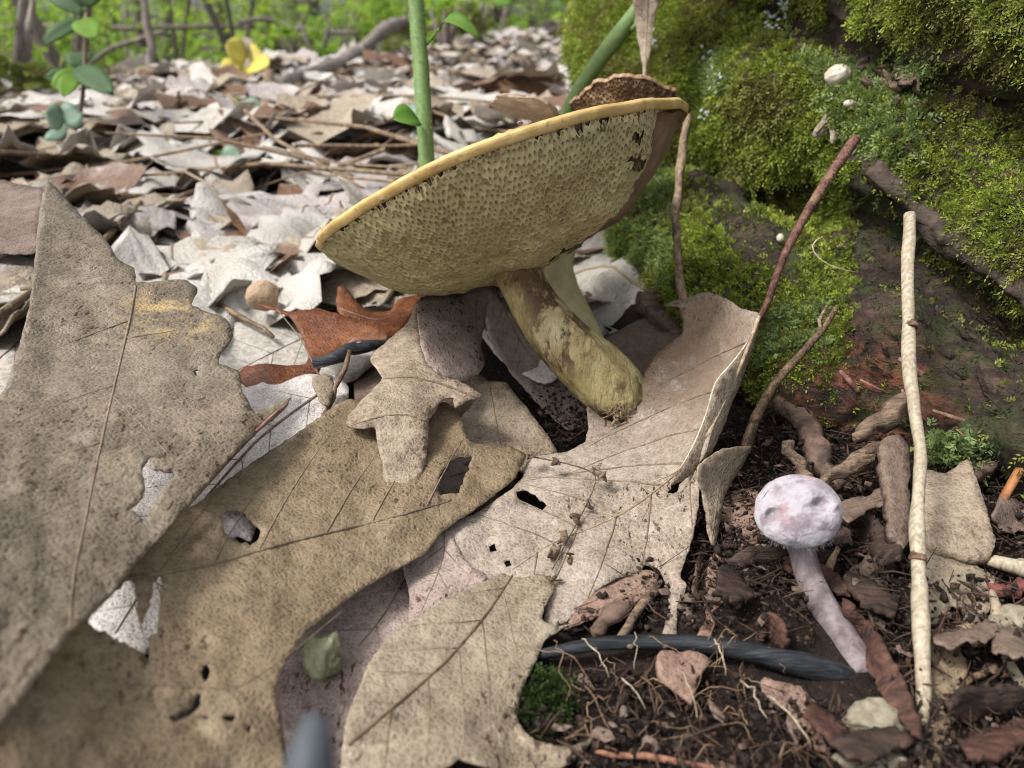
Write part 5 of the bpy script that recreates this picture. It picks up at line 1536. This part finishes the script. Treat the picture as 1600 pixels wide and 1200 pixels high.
base = PX(688, 524, .262); base[2] = 0
hb = thing('green_plant', 'upright hairy green plant stem rising behind the large bolete cap', 'plant', base)
ctl = [(688, 530, .262, 24), (672, 300, .262, 25), (660, 150, .262, 25), (650, 0, .262, 25), (640, -160, .262, 24), (634, -300, .262, 20)]
pstick(ctl, 14, .03, 2, M['stem_green'], hb, 'stem')
hairs(ctl[1:4], 1500, M['hair_green'], hb, 3, .0005)
pstick([(668, 70, .262, 5), (678, 52, .260, 4), (690, 45, .258, 4)], 6, .1, 3, M['leaf_green'], hb, 'leaf_stalk')
blade(PX(688, 46, .258), PX(754, 66, .248), .0055, M['leaf_green'], hb, curl=.62, up=(-.3, -.5, .8), fold=.3)
blade(PX(655, 190, .258), PX(613, 186, .250), .0105, M['leaf_green'], hb, curl=.25, up=(.2, -.6, .75), fold=.2)
blade(PX(655, 188, .264), PX(632, 170, .268), .008, M['leaf_blue'], hb, curl=.2, up=(0, -.8, .6))
for k in range(9):
    a_ = k * 2.4; p0 = PX(650 - 3 * k, -20 - 30 * k, .262)
    blade(p0, p0 + np.array([math.cos(a_), math.sin(a_), .35]) * .05, .02, M['leaf_green'], hb, curl=.2)

base = PX(905, 420, .30); base[2] = 0
gb = thing('green_plant', 'slanting green stem leaning over the brown bolete towards the log', 'plant', base)
pstick([(800, 480, .315, 16), (850, 260, .300, 18), (895, 150, .290, 20), (935, 95, .284, 25), (975, 45, .279, 27), (1012, -5, .275, 27), (1060, -70, .27, 25), (1120, -150, .262, 22)], 12, .05, 4, M['stem_green'], gb, 'stem')
pstick([(1006, 5, .274, 18), (1000, 30, .272, 12), (986, 46, .272, 8)], 8, .1, 4, M['stem_green'], gb, 'side_shoot')
for k in range(8):
    a_ = k * 2.4; p0 = PX(1040 + 10 * k, -60 - 14 * k, .27)
    blade(p0, p0 + np.array([math.cos(a_), math.sin(a_), .35]) * .045, .018, M['leaf_green'], gb, curl=.2)
leaf('hanging_leaf', 'shrivelled brown leaf hanging from the slanting green stem before the moss', [(990, -10), (1030, -12), (1026, 20), (1020, 50), (1016, 80), (1010, 105), (1012, 128), (1004, 128), (1003, 105), (998, 70), (994, 40), (992, 15)],
     [(990, 0, .266), (1030, 0, .268), (1008, 128, .262), (1000, 60, .262)], M['brown_curl'], ribs=[([(1012, -8), (1010, 60), (1008, 126)], 3, 2)], veins=False, seed=95, amp=.02)

# ------------------------------------------------------------------ seedlings and sticks in the litter
def seedling(name, label, foot, top_px, leaves, m, w=.0018, dd=None):
    p0 = GPX(*foot)
    d0 = TO_PX(p0)[2][0]
    r = thing(name, label, 'seedling', p0)
    p1 = PX(top_px[0], top_px[1], d0)
    mid = (p0 + p1) / 2 + np.array([.006, 0, 0])
    v, f = tube(dens([p0 - [0, 0, .01], mid, p1], .01), np.linspace(w, w * .6, len(dens([p0 - [0, 0, .01], mid, p1], .01))), 7, .1)
    mk('stem', v, f, M['rib_dark'], parent=r)
    for (bx, by, tx, ty, wd, mm, dz) in leaves:
        blade(PX(bx, by, d0), PX(tx, ty, d0 - dz), wd, M[mm], r, curl=.12, up=(.25, -.75, .6), fold=.08)
    return r
seedling('oak_seedling', 'dark green seedling with broad drooping leaves among the litter', (96, 285), (135, 20),
         [(118, 118, 72, 122, .012, 'leaf_dark', .01), (118, 115, 100, 152, .014, 'leaf_fresh', .02), (120, 105, 178, 150, .018, 'leaf_dark', .03), (122, 105, 128, 82, .018, 'leaf_dark', -.02), (122, 108, 82, 140, .012, 'leaf_fresh', .01), (128, 30, 148, 62, .018, 'leaf_fresh', .02), (130, 30, 66, 70, .011, 'leaf_dark', .01), (132, 22, 70, -10, .012, 'leaf_dark', .0), (134, 10, 140, -30, .02, 'leaf_dark', 0), (100, 190, 70, 178, .02, 'leaf_blue', .01), (100, 190, 128, 172, .02, 'leaf_blue', .0), (98, 215, 82, 200, .02, 'leaf_blue', .0)], None)
seedling('star_seedling', 'small pale green seedling with star-like leaves beside the brown stub', (378, 205), (380, 172),
         [(380, 172, 330, 186, .022, 'leaf_blue', .03), (380, 172, 385, 200, .022, 'leaf_blue', .03), (380, 172, 412, 165, .020, 'leaf_blue', 0), (380, 172, 350, 165, .02, 'leaf_fresh', 0), (380, 172, 408, 182, .02, 'leaf_fresh', .02), (380, 172, 365, 158, .02, 'leaf_fresh', -.03)], None, .0015)
seedling('tiny_seedling', 'tiny seedling with a blue-green leaf above the dark leaf ledge', (352, 285), (350, 250), [(348, 250, 375, 236, .014, 'leaf_blue', .0), (350, 252, 352, 272, .018, 'leaf_blue', .02), (350, 250, 328, 238, .009, 'leaf_fresh', .0)], None, .0011)
seedling('yellow_seedling', 'seedling with four round yellow leaves by the fallen branch', (392, 135), (388, 70),
         [(385, 92, 352, 70, .05, 'leaf_yellow', .03), (388, 95, 412, 88, .05, 'leaf_yellow', .0), (386, 105, 350, 115, .045, 'leaf_yellow', .05), (390, 104, 420, 104, .045, 'leaf_yellow', .03), (390, 112, 412, 122, .04, 'lit_tan', .04), (386, 84, 372, 60, .04, 'lit_tan', .0)], None, .004)
seedling('leaf_sprig', 'bright green leafy sprig beside the mossy log top', (800, 60), (770, -5), [(770, 0, 735, 12, .05, 'leaf_green', .02), (770, 0, 800, 5, .05, 'leaf_green', .0), (770, -5, 760, -30, .05, 'leaf_green', .0)], None, .003)
def gstick(name, label, cat, pxs, widths, m, seed, d=None, lift=0.0, rough=.2):
    """stick over the litter: its ends stand on the ground under their pixels unless a distance is given"""
    c = []
    for (x, y), w in zip(pxs, widths):
        dd = d if d else TO_PX(GPX(x, y, .0))[2][0]
        c.append((x, y, dd - lift * dd, w))
    return stick(name, label, cat, c, m, 8, rough, seed, step=.03)
M['branch'] = wood_mat('branch', (.24, .20, .17), (.12, .095, .08), fr=90, bumpd=.003)
M['grey_bark'] = wood_mat('grey_bark', (.17, .15, .12), (.09, .075, .058), fr=40, bumpd=.006)
g0 = GPX(420, 214); d0 = TO_PX(g0)[2][0]
stick('tree_stub', 'brown dead sapling stub forking above the litter', 'stub', [(425, 222, d0, 48), (420, 195, d0, 34), (418, 165, d0 + .02, 22), (420, 140, d0 + .05, 18), (418, 112, d0 + .06, 14)], M['twig_tan'], 10, .2, 31, step=.02)
stick('fallen_branch', 'long grey fallen branch sloping up from the brown stub', 'branch', [(420, 150, d0 + .02, 16), (450, 122, d0 + .1, 16), (520, 100, d0 + .35, 17), (570, 72, d0 + .7, 18), (615, 42, d0 + 1.1, 20), (650, 30, d0 + 1.4, 18)], M['branch'], 9, .2, 32, step=.03)
gstick('fallen_branch', 'grey stick lying across the litter by the dark green seedling', 'branch', [(-40, 215), (20, 180), (70, 158), (95, 140)], [12, 12, 11, 9], M['branch'], 33, None, .03)
gstick('fallen_branch', 'pale straight stick leaning against the sapling stems', 'branch', [(120, 115), (165, 80), (230, 58), (262, 50)], [8, 8, 8, 7], M['branch'], 34, 2.4, 0)
gstick('dead_branch', 'dark crooked branch hanging above the ferny ground', 'branch', [(372, 36), (400, 28), (428, 30), (455, 46), (500, 48), (560, 52)], [7, 8, 9, 9, 8, 6], M['branch'], 35, 2.6, 0)
gstick('dead_branch', 'long thin horizontal branch in front of the green undergrowth', 'branch', [(-60, 44), (60, 42), (160, 43), (260, 44), (400, 42)], [8, 8, 7, 7, 6], M['branch'], 36, 3.4, 0, .1)
gstick('litter_stick', 'short pale stick lying on the litter near the tiny seedling', 'stick', [(218, 262), (232, 282), (246, 298)], [8, 8, 6], M['branch'], 37, None, .02)
gstick('litter_stick', 'dark thin stick lying under the ledge of curled leaves', 'stick', [(105, 308), (160, 300), (215, 292)], [6, 7, 6], M['black_stick'], 38, None, .02)
gstick('litter_stick', 'thin tan twig lying on pale leaves by the acorn cap', 'stick', [(316, 460), (370, 492), (428, 524)], [8, 8, 7], M['twig_tan'], 39, None, .07)
gstick('litter_stick', 'thin dark forked twig lying on pale leaves beside the cap edge', 'stick', [(405, 345), (440, 378), (470, 388), (512, 388)], [5, 6, 5, 4], M['rib_dark'], 40, None, .06)
gstick('litter_stick', 'thin dark arched leaf stalk over the pale litter', 'stick', [(238, 375), (262, 345), (300, 322), (330, 312)], [5, 5, 4, 3], M['rib_dark'], 41, None, .09)
# brush pile of thin sticks
g0 = GPX(262, 92); d0 = TO_PX(g0)[2][0]
rs = RS(88)
for k in range(16):
    x0 = 235 + rs.rand() * 60; x1 = 255 + rs.randn() * 18
    stick('brush_stick', 'thin dead stick leaning in the brush pile at the foot of the saplings', 'stick', [(x0, 88 + rs.rand() * 12, d0 + rs.randn() * .1, 5), ((x0 + x1) / 2, 60 + rs.rand() * 10, d0 + rs.randn() * .1, 4), (x1, 32 + rs.rand() * 16, d0 + rs.randn() * .1, 3)], M['branch'], 6, .2, k, 'sticks of the brush pile', .05)
# far mossy log
g0 = GPX(640, 98); d0 = TO_PX(g0)[2][0]
v, f = tube(dens([PX(590, 92, d0 + .1), PX(640, 78, d0 + .05), PX(690, 66, d0), PX(735, 52, d0 - .1)], .04), np.array([.06, .075, .075, .065])[np.linspace(0, 3, len(dens([PX(590, 92, d0 + .1), PX(640, 78, d0 + .05), PX(690, 66, d0), PX(735, 52, d0 - .1)], .04))).astype(int)] * .62, 14, .12, 4)
fl = tag(mk('rotten_log', v, f, M['grey_bark']), 'distant short rotten log with a mossy side behind the upright plant stem', 'log')
vv_ = v[RS(3).choice(len(v), 1500)] + RS(4).randn(1500, 3) * .012
add_moss('moss', vv_ + [0, 0, .01], np.tile([[0, -.3, .9]], (1500, 1)), .02, 5, .011, M['moss'], RS(9), fl, .4, .9)

# ------------------------------------------------------------------ saplings, shrubs, trees
def leaf_cloud(cent, spread, n, size, rs, flat=.5):
    """n folded leaf faces spread through clumps"""
    k = max(4, n // 60)
    cl = cent + rs.randn(k, 3) * spread
    own = rs.randint(0, k, n)
    c = cl[own] + rs.randn(n, 3) * spread * .28
    a = rs.rand(n) * 6.283
    d = np.c_[np.cos(a), np.sin(a), rs.randn(n) * .45 - .15]; d /= np.linalg.norm(d, axis=1)[:, None]
    sd = np.cross(d, np.c_[rs.randn(n) * flat, rs.randn(n) * flat, np.ones(n)]); sd /= np.linalg.norm(sd, axis=1)[:, None]
    nn = np.cross(sd, d)
    s = (size * (.6 + .8 * rs.rand(n)))[:, None]
    V = np.stack([c, c + d * s * .5 + sd * s * .28 + nn * s * .06, c + d * s, c + d * s * .5 - sd * s * .28 + nn * s * .06], 1).reshape(-1, 3)
    F = np.arange(n * 4).reshape(n, 4)
    return V, F
def shrub(x, y, hgt, seed, m, n=650, size=.06, name='understory_shrub', label='bright green leafy undergrowth shrub beyond the leaf litter', grp='undergrowth shrubs beyond the leaf litter', low=.05):
    rs = RS(seed)
    z = float(terrain(np.array([x]), np.array([y]))[0])
    r = thing(name, label, 'shrub', (x, y, z), grp)
    parts = []
    for k in range(4):
        a_ = rs.rand() * 6.28
        q = [np.array([x, y, z - .02]), np.array([x + math.cos(a_) * hgt * .15, y + math.sin(a_) * hgt * .15, z + hgt * .45]), np.array([x + math.cos(a_) * hgt * .35, y + math.sin(a_) * hgt * .35, z + hgt * .95])]
        v, f = tube(dens(q, .08), np.linspace(.012, .003, len(dens(q, .08))), 6, .1, k)
        mk('stem', v, f, M['branch'], parent=r)
    V, F = leaf_cloud(np.array([x, y, z + hgt * .5]), np.array([hgt * .38, hgt * .38, hgt * .27]), n, size, rs)
    V[:, 2] = np.maximum(V[:, 2], z + low * rs.rand(len(V)))
    mk('crown', V, F, M[m], parent=r, smooth=False)
rs = RS(33)
for k in range(34):
    y = 2.6 + 8 * (k / 34.0)
    px_ = rs.rand() * 1000 - 60
    x = y * (px_ - 800) / F_PX * 1.05
    shrub(x, y, .45 + .9 * rs.rand(), 500 + k, 'leaf_fresh' if k % 3 else 'leaf_fresh2', 640, .04 + .025 * rs.rand())
# low ferny ground plants nearer by
for k, (px_, py_) in enumerate([(20, 150), (60, 120), (110, 118), (170, 100), (480, 92), (530, 80), (450, 95), (580, 70), (610, 55), (700, 95), (740, 85), (560, 45), (30, 190), (500, 110)]):
    p = GPX(px_, py_)
    shrub(p[0], p[1], .09 + .05 * rs.rand(), 700 + k, 'leaf_fresh' if k % 2 else 'moss', 130, .028, 'ground_plant', 'low ferny green plant growing at the far edge of the litter', 'low green plants at the far edge of the litter', .01)

def trunk_tree(name, label, cat, px_, dist, r0, hgt, seed, lean=0., grp=None, crown=True, py=None, m='grey_bark'):
    rs = RS(seed)
    x = dist * (px_ - 800) / F_PX * 1.0
    y = dist
    z = float(terrain(np.array([x]), np.array([y]))[0])
    t = thing(name, label, cat, (x, y, z), grp)
    hh = np.linspace(-.05, hgt, 16)
    P = np.c_[x + lean * np.maximum(hh, 0) + .04 * r0 * 8 * np.sin(hh * .9 + seed), y + .03 * np.sin(hh * .7 + seed * 2), z + hh]
    rad = r0 * (1 - .7 * np.clip(hh / hgt, 0, 1)) * (1 + .5 * np.exp(-np.maximum(hh, 0) / (r0 * 2.5)))
    v, f = tube(P, rad, 12, .06, seed)
    mk('trunk', v, f, M[m], parent=t)
    if crown:
        lim = []
        for k in range(5):
            a_ = rs.rand() * 6.28; i = 8 + rs.randint(0, 7)
            b = P[i]; e = b + np.array([math.cos(a_), math.sin(a_), .6]) * hgt * .22
            lim.append((b, (b + e) / 2 + [0, 0, .05 * hgt], e))
            q = dens(lim[-1], .2)
            v, f = tube(q, np.linspace(r0 * .35, r0 * .08, len(q)), 6, .1, k)
            mk('limb', v, f, M[m], parent=t)
        V, F = leaf_cloud(np.array([P[-1][0], P[-1][1], z + hgt * .92]), np.array([hgt * .16, hgt * .16, hgt * .12]), 420, .11, rs)
        mk('crown', V, F, M['leaf_fresh'], parent=t, smooth=False)
    return t
# the two thin stems in the litter
for lab, pts, w in (('slim dark sapling stem rising from the litter by the brush pile', [(243, 132), (238, 90), (230, 45), (221, 0), (205, -90), (190, -200)], [17, 14, 12, 11, 10, 8]),
                    ('slim leaning sapling stem close to the darker sapling', [(218, 120), (212, 85), (200, 40), (186, 0), (160, -80), (130, -180)], [14, 12, 11, 11, 9, 8])):
    g0 = GPX(*pts[0]); d0 = TO_PX(g0)[2][0]
    t = thing('sapling', lab, 'sapling', g0)
    stick('trunk', '', '', [(x, y, d0, ww) for (x, y), ww in zip(pts, w)], M['branch'], 9, .12, 3, step=.05, parent=t)
    V, F = leaf_cloud(PX(pts[-1][0], pts[-1][1], d0) + [0, 0, .15], np.array([.2, .2, .1]), 120, .06, RS(7))
    mk('crown', V, F, M['leaf_fresh'], parent=t, smooth=False)
for k, (px_, dist, r0) in enumerate([(30, 9, .10), (110, 14, .16), (285, 6.0, .05), (312, 7.5, .05), (335, 12, .12), (395, 9.0, .06), (455, 16, .25), (500, 18, .22), (520, 11, .13), (585, 20, .3), (700, 14, .16), (770, 9, .10), (840, 17, .2), (-40, 12, .18), (240, 19, .25)]):
    trunk_tree('forest_tree', 'grey barked forest tree standing among the distant undergrowth', 'tree', px_, dist, r0, 7 + r0 * 20, 60 + k, (k % 5 - 2) * .02, 'forest trees beyond the undergrowth')
# the far wood, one mass
rs = RS(321)
n = 7500
ang = (rs.rand(n) * 110 - 75) * math.pi / 180
rad = 13 + 14 * rs.rand(n)
c = np.c_[rad * np.sin(ang), rad * np.cos(ang), np.zeros(n)]
c[:, 2] = terrain(c[:, 0], c[:, 1]) + 3.4 * rs.rand(n) ** 1.6
clump = fbm(c * .55, 3, 6)
c = c[clump > -.28]
n = len(c)
a = rs.rand(n) * 6.283
d = np.c_[np.cos(a), np.sin(a), rs.randn(n) * .5]; sd = np.cross(d, rs.randn(n, 3)); sd /= np.linalg.norm(sd, axis=1)[:, None]
s = (.12 + .16 * rs.rand(n))[:, None]
V = np.stack([c, c + d * s * .5 + sd * s * .3, c + d * s, c + d * s * .5 - sd * s * .3], 1).reshape(-1, 3)
fw = mk('far_foliage', V, np.arange(n * 4).reshape(n, 4), M['leaf_fresh'], origin=(0, 0, 0), smooth=False)
tag(fw, 'blurred green foliage of the far wood', 'foliage', kind='stuff')
